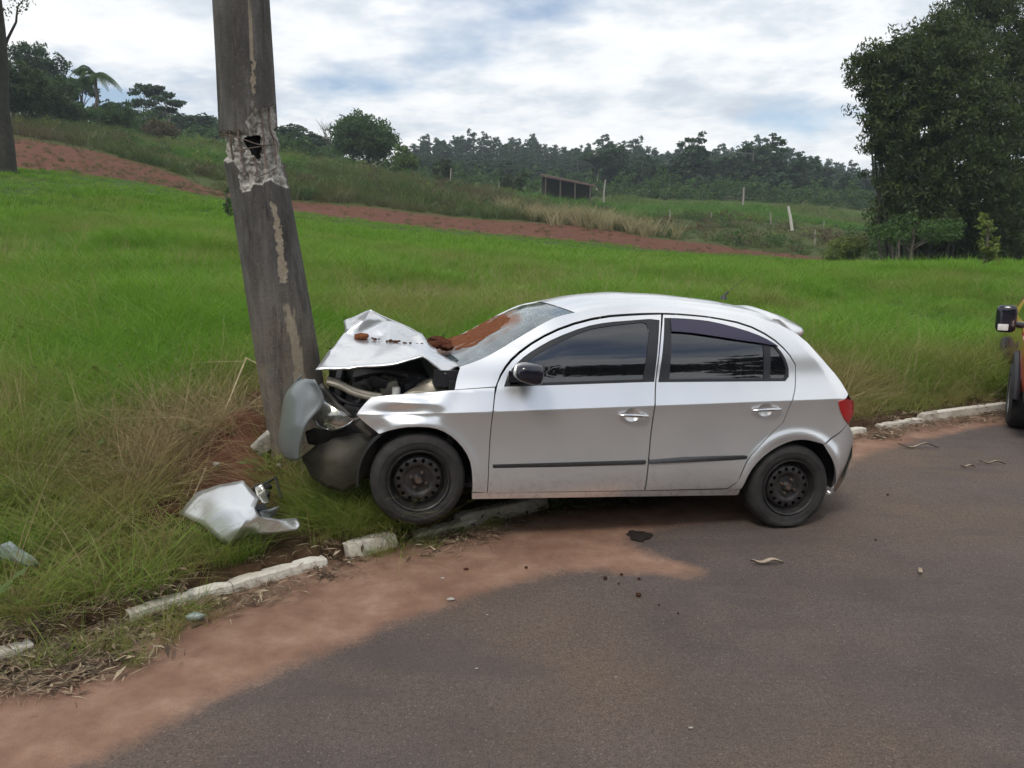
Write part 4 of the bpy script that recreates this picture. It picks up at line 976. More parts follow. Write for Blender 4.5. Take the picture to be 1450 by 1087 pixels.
surf_pile('soil_streak', 'long red-brown soil streak spread up the cracked windscreen', [(630, 490), (660, 480), (690, 466), (714, 454)], 8, .016, M['soil_light'], 4)
LMP = ['brown soil lump at the windscreen foot, nearest the crumpled hood', 'largest brown soil lump at the foot of the windscreen', 'brown soil lump at the windscreen foot, on the far side of the car', 'small brown soil lump at the windscreen foot, nearest the driver mirror']
for x, y, yy, s in [(612, 489, .22, .10), (626, 487, .12, .12), (620, 482, -.05, .1), (634, 492, .24, .08)]:
    p = car_w(U(x, y, yy)); rock('soil_lump', LMP.pop(0), 'soil', tuple(p), (s*1.2, s, s*.6), M['soil'], int(x), 'soil heaped at the foot of the windscreen', cut=1.1)
# road litter
for i, (x, y, w_, d_) in enumerate([(905, 758, .11, .09)]):
    vs, fs = [], []; c = G(x, y, .008); n = 40
    for r in (0, .5, 1):
        for k in range(n): a_ = 2*math.pi*k/n; rr = r*(1+.14*math.sin(3*a_+1)+.10*math.sin(7*a_)+.07*math.sin(13*a_+2)); vs.append((c[0]+w_*rr*math.cos(a_)*.7, c[1]+d_*rr*math.sin(a_), .010+.006*(1-r)))
    for j in range(2):
        for k in range(n): fs.append((j*n+k, j*n+(k+1) % n, (j+1)*n+(k+1) % n, (j+1)*n+k))
    tag(mk('oil_spill', vs, fs, M['oil']), 'black oily patch on the sandy asphalt below the rear door', 'oil spill')
CRL = {(857, 818): 'leftmost soil crumb of the scatter below the rear door', (904, 842): 'largest soil crumb in the scatter below the rear door', (660, 806): 'dark soil crumb on the pale sand below the front door', (745, 803): 'small soil crumb at the tip of the sand below the front door', (960, 868): 'rightmost tiny soil crumb of the scatter on the asphalt', (1240, 764): 'lone dark crumb on the asphalt right of the rear wheel', (1257, 700): 'dark crumb on the road behind the rear bumper', (1192, 670): 'dark crumb beside the rear bumper corner'}
for x, y, s, lb in [(857, 818, .025, 'left'), (880, 813, .02, 'x'), (905, 819, .02, 'x'), (904, 842, .03, 'x'), (876, 826, .014, 'x'), (933, 856, .014, 'x'), (660, 806, .03, 'x'), (745, 803, .02, 'x'), (960, 868, .012, 'x'), (1240, 764, .016, 'x'), (1257, 700, .02, 'x'), (1192, 670, .02, 'x')]:
    rock('soil_crumb', CRL.get((x, y), 'tiny dark soil crumb in the scatter on the asphalt below the rear door'), 'soil', tuple(G(x, y, .01)), (s, s*.9, s*.7), M['clod'], int(x+y), 'soil crumbs on the road', sub=2)
for x, y, s in [(638, 848, .045), (1083, 1028, .0), (978, 1030, .02), (627, 818, .025), (690, 870, .012), (675, 946, .016), (872, 958, .01), (722, 925, .0)]:
    if s: rock('white_chip', {638: 'grey-white plastic chip at the edge of the sand, largest chip on the road', 978: 'white chip near the bottom edge of the road', 627: 'white chip on the sand below the front door'}.get(x, 'tiny white chip lying on the open asphalt'), 'debris', tuple(G(x, y, .008)), (s, s*.5, s*.35), M['conc_white'], int(x), 'white chips on the road', sub=2)
def curl_leaf(px, py, L, w, ang, label, grp, mat=None):
    c = G(px, py, .012); n = 10; vs, fs = [], []
    for i in range(n+1):
        t_ = i/n-.5; ww = w*(1-(2*t_)**2)**.6
        for s in (-1, 0, 1):
            x = t_*L; y = s*ww*.5; vs.append((c[0]+x*math.cos(ang)-y*math.sin(ang), c[1]+x*math.sin(ang)+y*math.cos(ang), c[2]+.02*abs(s)*.6+.05*L*math.sin(9*t_)+.03*L))
    for i in range(n):
        for s in (0, 1): fs.append((i*3+s, i*3+s+1, (i+1)*3+s+1, (i+1)*3+s))
    o = mk('dry_leaf', vs, fs, mat or M['leaf_pale']); tag(o, label, 'leaf', grp)
M['leaf_pale'] = plain('pale_dry_leaf', (.34, .27, .20), .8, 0, .3, 20)
curl_leaf(1086, 797, .20, .035, .05, 'long curled dry leaf on the road right of the rear wheel', 'dry leaves on the road')
curl_leaf(1303, 810, .10, .02, 1.2, 'short curled dry leaf standing out on the road at right', 'dry leaves on the road')
curl_leaf(1405, 656, .22, .02, -.15, 'pale twig-like leaf on the road below the emergency vehicle', 'dry leaves on the road')
curl_leaf(1370, 661, .14, .02, .1, 'small pale dry leaf on the road left of the twig-like leaf', 'dry leaves on the road')
curl_leaf(1300, 633, .40, .025, .05, 'long pale straw piece on the road before the right-hand kerb', 'dry leaves on the road')

# ------------------------------------------------------------------ scattered ground cover (grass, weeds, litter)
def blades(n, spread, hmin, hmax, w, bend, seed, seg=3, lean=0.15, heads=0):
    """a tuft: n tapering, bending blades -> verts, faces, tip factor"""
    g = np.random.default_rng(seed); vs, fs, tip = [], [], []
    for i in range(n):
        a = g.uniform(0, 2*math.pi); r = spread*math.sqrt(g.uniform()); b0 = np.array([r*math.cos(a), r*math.sin(a), -.02])
        d = g.uniform(0, 2*math.pi) if g.uniform() < .5 else a; L = g.uniform(hmin, hmax); k = bend*g.uniform(.4, 1.5); l0 = lean*g.uniform(.3, 1.6)
        dr = np.array([math.cos(d), math.sin(d), 0]); sd_ = np.array([-math.sin(d), math.cos(d), 0]); base = len(vs)
        tw = g.uniform(-1.3, 1.3); sd_ = sd_*math.cos(tw)+dr*math.sin(tw)
        for j in range(seg+1):
            t_ = j/seg; c = b0+dr*(l0*t_*L+k*L*t_*t_)+np.array([0, 0, L*t_*(1-.32*k*t_)]); ww = w*g.uniform(.8, 1.2)*(1-t_)**.55
            if j < seg: vs += [c-sd_*ww*.5, c+sd_*ww*.5]; tip += [t_, t_]
            else: vs.append(c); tip.append(1.)
        for j in range(seg-1): fs.append((base+2*j, base+2*j+1, base+2*j+3, base+2*j+2))
        fs.append((base+2*seg-2, base+2*seg-1, base+2*seg))
    return np.array(vs), fs, np.array(tip)
def variants(name, specs, mat):
    col = bpy.data.collections.new(name)
    for i, sp_ in enumerate(specs):
        v, f, tip = sp_ if isinstance(sp_, tuple) else blades(**sp_)
        me = bpy.data.meshes.new(f'{name}_tuft'); me.from_pydata([tuple(p) for p in v], [], [tuple(q) for q in f]); me.materials.append(mat); me.update()
        a = me.attributes.new('tip', 'FLOAT', 'POINT'); a.data.foreach_set('value', np.asarray(tip, np.float32))
        o = bpy.data.objects.new(f'{name}_{i:02d}', me); col.objects.link(o)
    return col
def scatter(name, P, scale, col, nvar, dry, kind='stuff', label=None, cat=None, tilt=.12):
    n = len(P); me = bpy.data.meshes.new(name); me.vertices.add(n); me.vertices.foreach_set('co', np.asarray(P, np.float32).ravel()); me.update()
    rot = np.stack([rng.normal(0, tilt, n), rng.normal(0, tilt, n), rng.uniform(0, 2*math.pi, n)], 1)
    for nm, ty, val in (('rot', 'FLOAT_VECTOR', rot), ('scl', 'FLOAT', scale), ('idx', 'INT', rng.integers(0, nvar, n)), ('dry', 'FLOAT', dry)):
        a = me.attributes.new(nm, ty, 'POINT')
        if ty == 'FLOAT_VECTOR': a.data.foreach_set('vector', np.asarray(val, np.float32).ravel())
        else: a.data.foreach_set('value', np.asarray(val, np.int32 if ty == 'INT' else np.float32))
    o = bpy.data.objects.new(name, me); COL.objects.link(o)
    ng = bpy.data.node_groups.new(name, 'GeometryNodeTree'); ng.interface.new_socket('Geometry', in_out='INPUT', socket_type='NodeSocketGeometry'); ng.interface.new_socket('Geometry', in_out='OUTPUT', socket_type='NodeSocketGeometry')
    N_ = ng.nodes; gi = N_.new('NodeGroupInput'); go = N_.new('NodeGroupOutput'); ip = N_.new('GeometryNodeInstanceOnPoints'); ci = N_.new('GeometryNodeCollectionInfo')
    ci.inputs['Collection'].default_value = col; ci.inputs['Separate Children'].default_value = True; ci.inputs['Reset Children'].default_value = True
    def at_(nm, ty):
        x = N_.new('GeometryNodeInputNamedAttribute'); x.data_type = ty; x.inputs['Name'].default_value = nm; return x.outputs['Attribute']
    Lk = ng.links.new; Lk(gi.outputs[0], ip.inputs['Points']); Lk(ci.outputs[0], ip.inputs['Instance']); ip.inputs['Pick Instance'].default_value = True
    Lk(at_('idx', 'INT'), ip.inputs['Instance Index']); Lk(at_('rot', 'FLOAT_VECTOR'), ip.inputs['Rotation']); Lk(at_('scl', 'FLOAT'), ip.inputs['Scale']); Lk(ip.outputs[0], go.inputs[0])
    o.modifiers.new('scatter', 'NODES').node_group = ng
    return tag(o, label, cat, None, kind)
def grass_mat(name, lo, hi, dry, trans=.45):
    t = NT(name); d = t.attr('dry', 'Fac', 'INSTANCER'); rnd = t.n('ShaderNodeObjectInfo').outputs['Random']; tip = t.attr('tip')
    g = t.mix(rnd, lo, hi); g = t.mix(t.math('MULTIPLY', tip, .35), g, tuple(min(1, c*1.6) for c in hi))
    c = t.mix(t.math('ADD', d, t.math('MULTIPLY', t.math('SUBTRACT', rnd, .5), .35), True), g, dry)
    t.set(Base_Color=c, Roughness=.5, Specular_IOR_Level=.25); tr = t.n('ShaderNodeBsdfTranslucent'); t.l(c, tr.inputs[0])
    m = t.n('ShaderNodeMixShader'); m.inputs[0].default_value = trans; t.l(t.b.outputs[0], m.inputs[1]); t.l(tr.outputs[0], m.inputs[2]); t.l(m.outputs[0], t.out.inputs[0]); return t.m
GR = grass_mat('green_grass', (.078, .175, .014), (.17, .345, .026), (.33, .26, .105))
GD = grass_mat('dry_grass', (.36, .28, .15), (.46, .37, .20), (.28, .20, .11), .3)
near_c = variants('near_grass', [dict(n=30, spread=.09, hmin=.16+.03*s, hmax=.38+.05*s, w=.0045+.0006*s, bend=.45+.1*s, seed=s, lean=.15+.06*s) for s in range(6)], GR)
lush_c = variants('field_grass', [dict(n=30, spread=.15, hmin=.12+.03*s, hmax=.30+.06*s, w=.010, bend=.45+.1*s, seed=20+s, seg=2, lean=.1+.08*s) for s in range(5)], GR)
far_c = variants('far_grass', [dict(n=26, spread=.34, hmin=.10, hmax=.28, w=.024, bend=.4, seed=40+s, seg=2) for s in range(4)], GR)
dry_c = variants('dry_grass', [dict(n=22, spread=.10, hmin=.20, hmax=.60, w=.0045, bend=1.1, seed=60+s, lean=.6) for s in range(5)], GD)
def sample(n, r0, r1, b0=-90, b1=1560):
    """points spread evenly over the ground in the wedge the camera looks into"""
    a0, a1 = math.atan((b0-W/2)/F), math.atan((b1-W/2)/F); r = np.sqrt(rng.uniform(r0*r0, r1*r1, n)); a_ = rng.uniform(a0, a1, n)
    return np.stack([np.sin(a_)*r, np.cos(a_)*r], 1)
CARB = np.array([car_w((x, y, 0))[:2] for x, y in [(3.02, .82), (3.02, -.85), (-.6, -.80), (-.6, .78)]])
TORN = [G(x, y, z)[:2] for x, y, z in [(312, 650, .25), (318, 600, .40), (340, 570, .5), (392, 560, .5), (400, 640, .3), (365, 668, .25)]]
HEAP = G(228, 742, .17)[:2]; FEND = np.array([G(x, y, .15)[:2] for x, y in [(248, 735), (280, 690), (350, 680), (430, 735), (432, 775), (330, 805), (262, 770)]])
def keep_ground(P, lo=.16):
    sd_, _ = kerb_sd(P); red_, bey_, dl, dh = zones(P); k = (sd_ > lo) & (dl < .6)
    k &= ~inside(P, CARB) & (np.hypot(*(P-POLE).T) > .27) & ~inside(P, TORN) & (np.hypot(*(P-HEAP).T) > .22) & ~inside(P, FEND)
    return k, sd_
def put(P): return np.column_stack([P, terrain(P)])
def dryness(P, sd_):
    p3_ = np.column_stack([P, P[:, 0]*0]); f = fbm(p3_, .45, 31, 3); f2 = fbm(p3_, 1.3, 37, 2)
    d = .10+.42*f+.30*f2+.16*smooth(2.6, .4, sd_)+.25*smooth(16, 8, np.hypot(*P.T))*smooth(-.1, .5, f)
    d += .40*smooth(3.2, .8, sd_)*smooth(2.2, 3.5, P[:, 0])
    d += .45*np.exp(-((P[:, 0]+2.3)**2+(P[:, 1]-5.8)**2)/1.6)+.22*np.exp(-((P[:, 0]+1.)**2+(P[:, 1]-15)**2)/14)+.22*np.exp(-((P[:, 0]-1.2)**2+(P[:, 1]-16)**2)/8)
    return np.clip(d, 0, .92)
# tall verge grass and the lush field behind it
P = sample(15000, 3.2, 13); k, sd_ = keep_ground(P)
k &= rng.uniform(size=len(P)) < np.clip(.25+sd_*.9, 0, 1)*(1-.35*np.exp(-((P[:, 0]+2.1)**2+(P[:, 1]-5.4)**2)/.5)); P, sd_ = P[k], sd_[k]
trod = np.exp(-((P[:, 0]+2.2)**2+(P[:, 1]-5.6)**2)/.9)
scatter('verge_grass', put(P), rng.uniform(.65, 1.15, len(P))*(.55+.45*smooth(.1, 1.3, sd_))*(1-.45*trod), near_c, 6, dryness(P, sd_), label='tall green roadside grass with dry stems', cat='grass')
P = sample(15000, 11, 27); k, sd_ = keep_ground(P, .4); P, sd_ = P[k], sd_[k]
cl = fbm(np.column_stack([P, P[:, 0]*0]), .5, 77, 3)
scatter('field_grass', put(P), rng.uniform(.75, 1.2, len(P))*(1+.45*cl), lush_c, 5, dryness(P, sd_)*.75, label='lush green field grass', cat='grass')
P = sample(15000, 25, 50); k, sd_ = keep_ground(P, .4); P, sd_ = P[k], sd_[k]
edge_ = smooth(-.5, -9, zones(P)[2])
scatter('distant_field_grass', put(P), rng.uniform(.7, 1.25, len(P))*(.35+.65*edge_)*(1+.5*fbm(np.column_stack([P, P[:, 0]*0]), .35, 78, 3)), far_c, 4, dryness(P, sd_)*.5, label='bright green grass up to the red soil strip', cat='grass')
P = sample(6500, 3.2, 24); k, sd_ = keep_ground(P, .12); P, sd_ = P[k], sd_[k]; dr = dryness(P, sd_)
k = rng.uniform(size=len(P)) < np.clip((dr-.26)*1.2, .03, .7)*np.where(inside(P, TORN) | (np.hypot(P[:, 0]+1.98, P[:, 1]-5.35) < .48), .2, 1); P = P[k]
scatter('dry_grass', put(P), rng.uniform(.6, 1.2, len(P)), dry_c, 5, rng.uniform(0, .8, len(P)), label='dry straw-coloured grass stems', cat='grass', tilt=.3)
def broad(seed):
    g = np.random.default_rng(seed); vs, fs, tip = [], [], []
    for i in range(14):
        a_ = g.uniform(0, 6.28); e = g.uniform(.2, 1.1); d = np.array([math.cos(a_)*math.cos(e), math.sin(a_)*math.cos(e), math.sin(e)]); s_ = np.array([-math.sin(a_), math.cos(a_), 0]); r0 = g.uniform(.02, .14); L = g.uniform(.05, .10); w_ = L*.42; c = d*r0; b = len(vs)
        dd_ = d*np.array([1, 1, .4]); vs += [c, c+dd_*L*.5-s_*w_*.5, c+dd_*L, c+dd_*L*.5+s_*w_*.5]; fs.append((b, b+1, b+2, b+3)); tip += [.3]*4
    return np.array(vs), fs, np.array(tip)
P = sample(1500, 3.3, 14); k, sd_ = keep_ground(P, .2); k &= fbm(np.column_stack([P, P[:, 0]*0]), .9, 91, 3) > .12; P = P[k]
scatter('verge_weeds', put(P)+np.array([0, 0, .06]), rng.uniform(.7, 1.7, len(P)), variants('broadleaf_weed', [broad(s) for s in range(4)], grass_mat('broadleaf_weed', (.05, .11, .02), (.10, .18, .03), (.20, .15, .06), .3)), 4, rng.uniform(0, .6, len(P)), label='low broad-leaved weeds among the verge grass', cat='weeds')
Hd = [blades(7, .05, .55, .95, .0035, .35, 140+s, 4, .12) for s in range(3)]
P = sample(900, 5, 22); k, sd_ = keep_ground(P, .5); k &= fbm(np.column_stack([P, P[:, 0]*0]), .35, 55, 2) > .0; P = P[k]
scatter('seed_stalks', put(P), rng.uniform(.6, 1.1, len(P)), variants('seed_stalk', Hd, GD), 3, rng.uniform(0, .5, len(P)), label='thin dry seed stalks standing above the grass', cat='grass')
# tufts standing in front of the wheel and along the kerb
Q_ = []
for x, y, n, sp_ in [(470, 745, 16, .16), (500, 760, 12, .12), (525, 745, 14, .12), (550, 740, 10, .10), (580, 750, 8, .1), (430, 700, 12, .12), (440, 730, 16, .14), (490, 735, 14, .12), (540, 725, 12, .08), (480, 715, 8, .12), (655, 735, 5, .06), (120, 850, 10, .2), (60, 850, 10, .2), (200, 830, 6, .15), (400, 690, 8, .1), (260, 790, 8, .12), (310, 792, 7, .06), (290, 772, 5, .05), (350, 782, 5, .05), (560, 765, 5, .08), (470, 790, 7, .08), (620, 750, 6, .08)]:
    c = G(x, y, .11)[:2]; Q_.append(c+rng.normal(0, sp_*.6, (n, 2)))
P = np.concatenate(Q_); sd_, _ = kerb_sd(P); P = P[(sd_ > .10)]
scatter('kerbside_tufts', put(P), rng.uniform(.4, .85, len(P)), near_c, 6, rng.uniform(.1, .7, len(P)), label='green grass tufts growing along the kerb before the front wheel', cat='grass')
c = np.array([G(x, y, .11)[:2] for x, y in [(435, 712), (450, 735), (475, 745), (505, 752), (530, 738), (548, 735), (575, 748), (412, 700)]]); P = (c[:, None]+rng.normal(0, .055, (len(c), 5, 2))).reshape(-1, 2); P = P[kerb_sd(P)[0] > .06]
scatter('wheel_tufts', put(P), rng.uniform(.5, .95, len(P)), near_c, 6, rng.uniform(.25, .75, len(P)), label='long grass tufts standing before the front wheel', cat='grass')
c = np.array([G(x, y)[:2] for x, y in [(205, 893), (255, 880), (150, 925), (110, 935), (235, 905), (520, 793), (600, 775), (640, 762), (700, 748), (300, 870), (60, 950), (180, 945), (560, 785), (790, 725), (830, 722)]]); P = (c[:, None]+rng.normal(0, .05, (len(c), 6, 2))).reshape(-1, 2)
scatter('gutter_tufts', np.column_stack([P, np.full(len(P), .01)]), rng.uniform(.2, .48, len(P)), near_c, 6, rng.uniform(.2, .9, len(P)), label='small weeds growing in the gutter along the kerb', cat='grass', tilt=.4)
# dead grass flattened over the torn ground
P = np.array([-2.25, 5.55])+rng.normal(0, 1, (260, 2))*np.array([.50, .42]); P = P[(kerb_sd(P)[0] > .5) & ~inside(P, FEND) & (np.hypot(*(P-POLE).T) > .28)]; P = P[~inside(P, TORN) | (rng.uniform(size=len(P)) < .08)]
scatter('flattened_straw', put(P)+np.array([0, 0, .03]), rng.uniform(.5, 1.0, len(P)), dry_c, 5, rng.uniform(.2, 1., len(P)), label='flattened dead grass around the pole base', cat='grass', tilt=.75)
# flat litter of leaves and straw between grass and sand
def leaf_bits(seed, n, L, w):
    g = np.random.default_rng(seed); vs, fs, tip = [], [], []
    for i in range(n):
        a_ = g.uniform(0, 2*math.pi); c = np.array([g.normal(0, .10), g.normal(0, .10), g.uniform(.0, .02)]); l, ww = L*g.uniform(.4, 1.3), w*g.uniform(.5, 1.3); d = np.array([math.cos(a_), math.sin(a_), g.normal(0, .15)]); s = np.array([-math.sin(a_), math.cos(a_), g.normal(0, .3)]); b = len(vs)
        vs += [c-d*l/2, c-s*ww/2+[0, 0, .006], c+d*l/2, c+s*ww/2+[0, 0, .006]]; fs.append((b, b+1, b+2, b+3)); tip += [g.uniform()]*4
    return np.array(vs), fs, np.array(tip)
t = NT('leaf_litter'); tp = t.attr('tip'); t.set(Base_Color=t.ramp(tp, [(0, (.05, .034, .02)), (.4, (.13, .085, .05)), (.75, (.25, .175, .11)), (1, (.44, .36, .24))]), Roughness=.85); LIT = t.m
lit_c = variants('leaf_litter', [leaf_bits(s, 10, .10, .022) for s in range(2)]+[leaf_bits(10+s, 24, .12, .004) for s in range(4)], LIT)
al = rng.uniform(s_at(-120, 985), s_at(1440, 583), 1300); off = rng.normal(-.05, .09, len(al))+.05*np.sin(al*5); P = np.stack([np.interp(al, _kl, KERB[:, 0]), np.interp(al, _kl, KERB[:, 1])], 1)
ii = np.clip(np.searchsorted(_kl, al)-1, 0, len(KN)-1); P = P+KN[ii]*off[:, None]
left = P[:, 0] < -.9; more = fbm(np.column_stack([P, P[:, 0]*0]), 1.1, 3, 3)
k = rng.uniform(size=len(P)) < np.where(left, .65, .40)+more*.5; P = P[k]; off = off[k]
ex = np.array([G(x, y)[:2] for x, y in zip(rng.uniform(-30, 230, 210), rng.uniform(890, 985, 210))]); ex = ex[kerb_sd(ex)[0] > -.42]; P = np.concatenate([P, ex]); off = np.concatenate([off, kerb_sd(ex)[0]])
z_ = np.where(off < .06, .012, .09)
scatter('leaf_litter', np.column_stack([P, z_+rng.uniform(0, .02, len(P))]), rng.uniform(.4, 1.05, len(P)), lit_c, 6, np.zeros(len(P)), label='dead leaves and straw drifted along the kerb', cat='litter', tilt=.1)
# long dry stalks fallen over the torn soil
for i, pts in enumerate([[(352, 505, .85), (338, 540, .75), (322, 580, .6), (308, 612, .45), (305, 655, .3)], [(300, 548, .6), (294, 590, .5), (287, 640, .35), (270, 700, .25)], [(352, 506, .85), (368, 515, .8), (380, 535, .7), (386, 550, .6)], [(200, 600, .5), (240, 585, .55), (268, 560, .62), (276, 535, .7)], [(308, 620, .45), (330, 640, .38), (360, 634, .38), (376, 612, .42)], [(345, 652, .28), (360, 640, .3), (392, 628, .34)], [(190, 660, .35), (230, 640, .42), (275, 628, .45)], [(230, 520, .7), (290, 512, .8), (350, 510, .85)], [(296, 660, .33), (283, 690, .28), (268, 725, .22)]]):
    b = MB(); b.tube([tuple(p) for p in catmull([G(*p)+np.array([0, -.06, 0]) for p in pts], 5)], [.007*(1-.6*j/(len(pts)*5-5)) for j in range(len(pts)*5-4)], 6)
    w_ = ['longest straw stalk hanging down from the upturned clod to the rubble', 'dry stalk standing left of the long hanging one', 'short dry stalk arching over the clod to the pole', 'curved dry stalk lying in the grass far left of the pole', 'dry stalk bent across the torn red soil', 'dry stem lying under the pale concrete slab', 'flat dry stalk in the trampled grass, lowest on the left', 'dry stalk lying flat in the grass up to the clod', 'short dry stalk ending behind the torn fender'][i]
    tag(b.build('dry_stalk', M['straw']), w_, 'dry stalk', 'dry stalks around the pole')

# ------------------------------------------------------------------ weeds and crops beyond the red strip
WD = grass_mat('weed_stems', (.055, .10, .028), (.10, .15, .04), (.15, .11, .06), .35)
CR = grass_mat('tall_green_crop', (.045, .12, .018), (.12, .25, .035), (.17, .16, .07), .4)
weed_c = variants('weeds', [dict(n=36, spread=.6, hmin=.5, hmax=1.3, w=.045, bend=.5, seed=80+s, seg=2, lean=.3) for s in range(4)], WD)
crop_c = variants('crop', [dict(n=30, spread=.55, hmin=.7, hmax=1.5, w=.07, bend=.7, seed=90+s, seg=3, lean=.15) for s in range(4)], CR)
P = sample(16000, 48, 100, -60, 1500); red_, bey_, dl, dh = zones(P); b = bearing(P)
crop = ((b < 450) & (dh > 11+fbm(np.column_stack([P, P[:, 0]*0]), .1, 5)*3)) | ((b > 860) & (P[:, 1] > 78)) | ((b >= 450) & (b < 860) & (P[:, 1] > 82+6*fbm(np.column_stack([P, P[:, 0]*0]), .08, 6)))
k = (dh > .5) & ~crop & (rng.uniform(size=len(P)) < np.where(b > 880, .35, 1)); Pw = P[k]
dw_ = np.clip(.45+.5*fbm(np.column_stack([Pw, Pw[:, 0]*0]), .12, 7), 0, 1)
Pr = sample(5000, 34, 66, -60, 1400); rr_, _, dl_, dh_ = zones(Pr); Pr = Pr[(rr_ > .4) & (rng.uniform(size=len(Pr)) < np.where(bearing(Pr) < 330, .5, .16))]
scatter('strip_weeds', put(Pr), rng.uniform(.08, .32, len(Pr)), weed_c, 4, rng.uniform(.1, 1, len(Pr)), label='sparse weeds on the red soil strip', cat='weeds')
scatter('weed_belt', put(Pw), rng.uniform(.3, 1.1, len(Pw))*(1+.5*fbm(np.column_stack([Pw, Pw[:, 0]*0]), .2, 13))*np.where(bearing(Pw) > 880, .55, .9), weed_c, 4, dw_, label='brown-green weeds beyond the red soil strip', cat='weeds')
P = sample(15000, 52, 128, -60, 1500); red_, bey_, dl, dh = zones(P); b = bearing(P)
crop = ((b < 450) & (dh > 11+fbm(np.column_stack([P, P[:, 0]*0]), .1, 5)*3) & (P[:, 1] < 90)) | ((b > 860) & (P[:, 1] > 80) & (P[:, 1] < 112)) | ((b >= 450) & (b < 860) & (P[:, 1] > 80) & (P[:, 1] < 105) & (rng.uniform(size=len(P)) < .6))
Pc = P[crop & (dh > .5)]
scatter('crop_field', put(Pc), rng.uniform(.3, .85, len(Pc))*(1+.5*fbm(np.column_stack([Pc, Pc[:, 0]*0]), .15, 12)), crop_c, 4, np.clip(.22+.5*fbm(np.column_stack([Pc, Pc[:, 0]*0]), .09, 8), 0, 1), label='tall green grass crop on the slope before the woods', cat='crop')
P = np.concatenate([D(x, y, Y)[None, :2]+rng.normal(0, s, (n, 2)) for x, y, Y, s, n in [(815, 300, 56, 1.6, 45), (850, 305, 57, 1.4, 40), (740, 285, 60, 1.5, 18), (900, 330, 56, 1.2, 18)]])
scatter('pale_cane_clump', put(P), rng.uniform(.8, 1.4, len(P)), variants('cane', [dict(n=30, spread=.3, hmin=.8, hmax=1.4, w=.05, bend=.5, seed=120+s, seg=3) for s in range(3)], grass_mat('pale_cane', (.20, .20, .09), (.30, .28, .14), (.36, .30, .17))), 3, rng.uniform(0, .9, len(P)), label='pale dry cane clumps at the far edge of the red strip', cat='cane')

# ------------------------------------------------------------------ trees
def leaf_quads(C, n_each, rad, L, w, droop, seed, flat=0.):
    """leaves around cluster centres C -> quad vertices and a random value for each quad"""
    g = np.random.default_rng(seed); n = len(C)*n_each; c = np.repeat(C, n_each, 0)
    u = g.normal(size=(n, 3)); u /= np.linalg.norm(u, axis=1)[:, None]; rr = np.repeat(np.broadcast_to(rad, len(C)), n_each)*g.uniform(.15, 1, n)**.6
    p = c+u*rr[:, None]*np.array([1, 1, .75])
    d = g.normal(size=(n, 3)); d[:, 2] = d[:, 2]*(1-flat)-droop; d /= np.linalg.norm(d, axis=1)[:, None]
    s = np.cross(d, g.normal(size=(n, 3))); s /= np.linalg.norm(s, axis=1)[:, None]
    l = L*g.uniform(.6, 1.3, n)[:, None]; ww = w*g.uniform(.6, 1.3, n)[:, None]
    V = np.stack([p-d*l*.5, p-s*ww*.5, p+d*l*.5, p+s*ww*.5], 1).reshape(-1, 3)
    rv_ = np.clip(np.repeat(g.uniform(0, 1, len(C)), n_each)*.6+g.uniform(0, .4, n), 0, 1)
    return V, rv_
def crown_obj(name, V, rv_, mat, parent=None):
    me = quads_mesh(name, V); a = me.attributes.new('rnd', 'FLOAT', 'FACE'); a.data.foreach_set('value', rv_.astype(np.float32)); return ob(name, me, mat, parent, False)
def lobes_pts(lobes, n, seed, shell=.55):
    """cluster centres on and in a set of ellipsoid lobes (x, y, z, rx, ry, rz)"""
    g = np.random.default_rng(seed); Lb = np.array(lobes, float); wgt = (Lb[:, 3]*Lb[:, 4]*Lb[:, 5])**.67; k = g.choice(len(Lb), n, p=wgt/wgt.sum())
    u = g.normal(size=(n, 3)); u /= np.linalg.norm(u, axis=1)[:, None]; r = shell+(1-shell)*g.uniform(size=n)**.5; r *= 1+.18*g.normal(size=n)
    return Lb[k, :3]+u*Lb[k, 3:]*r[:, None]
LF = dict(dark=leafy('dark_foliage', (.022, .042, .013), (.058, .095, .028)), mid=leafy('mid_foliage', (.032, .070, .018), (.085, .155, .038)), euc=leafy('eucalyptus_foliage', (.028, .060, .028), (.070, .125, .055)), light=leafy('light_foliage', (.06, .11, .025), (.13, .20, .05)), bamboo=leafy('bamboo_foliage', (.020, .036, .010), (.090, .118, .032)), brown=leafy('brown_weed_foliage', (.07, .055, .03), (.15, .12, .06)), yellow=leafy('yellow_green_foliage', (.10, .14, .03), (.22, .26, .06)))
def trunk(mb, p0, p1, r0, r1, seed, n=7, wob=.12, sides=9):
    g = np.random.default_rng(seed); p0, p1 = np.array(p0, float), np.array(p1, float); L = np.linalg.norm(p1-p0); pts = [p0+(p1-p0)*i/n+(g.normal(0, wob*L*.12, 3) if 0 < i else 0) for i in range(n+1)]
    mb.tube([tuple(p) for p in pts], [r0+(r1-r0)*(i/n)**.8 for i in range(n+1)], sides); return pts
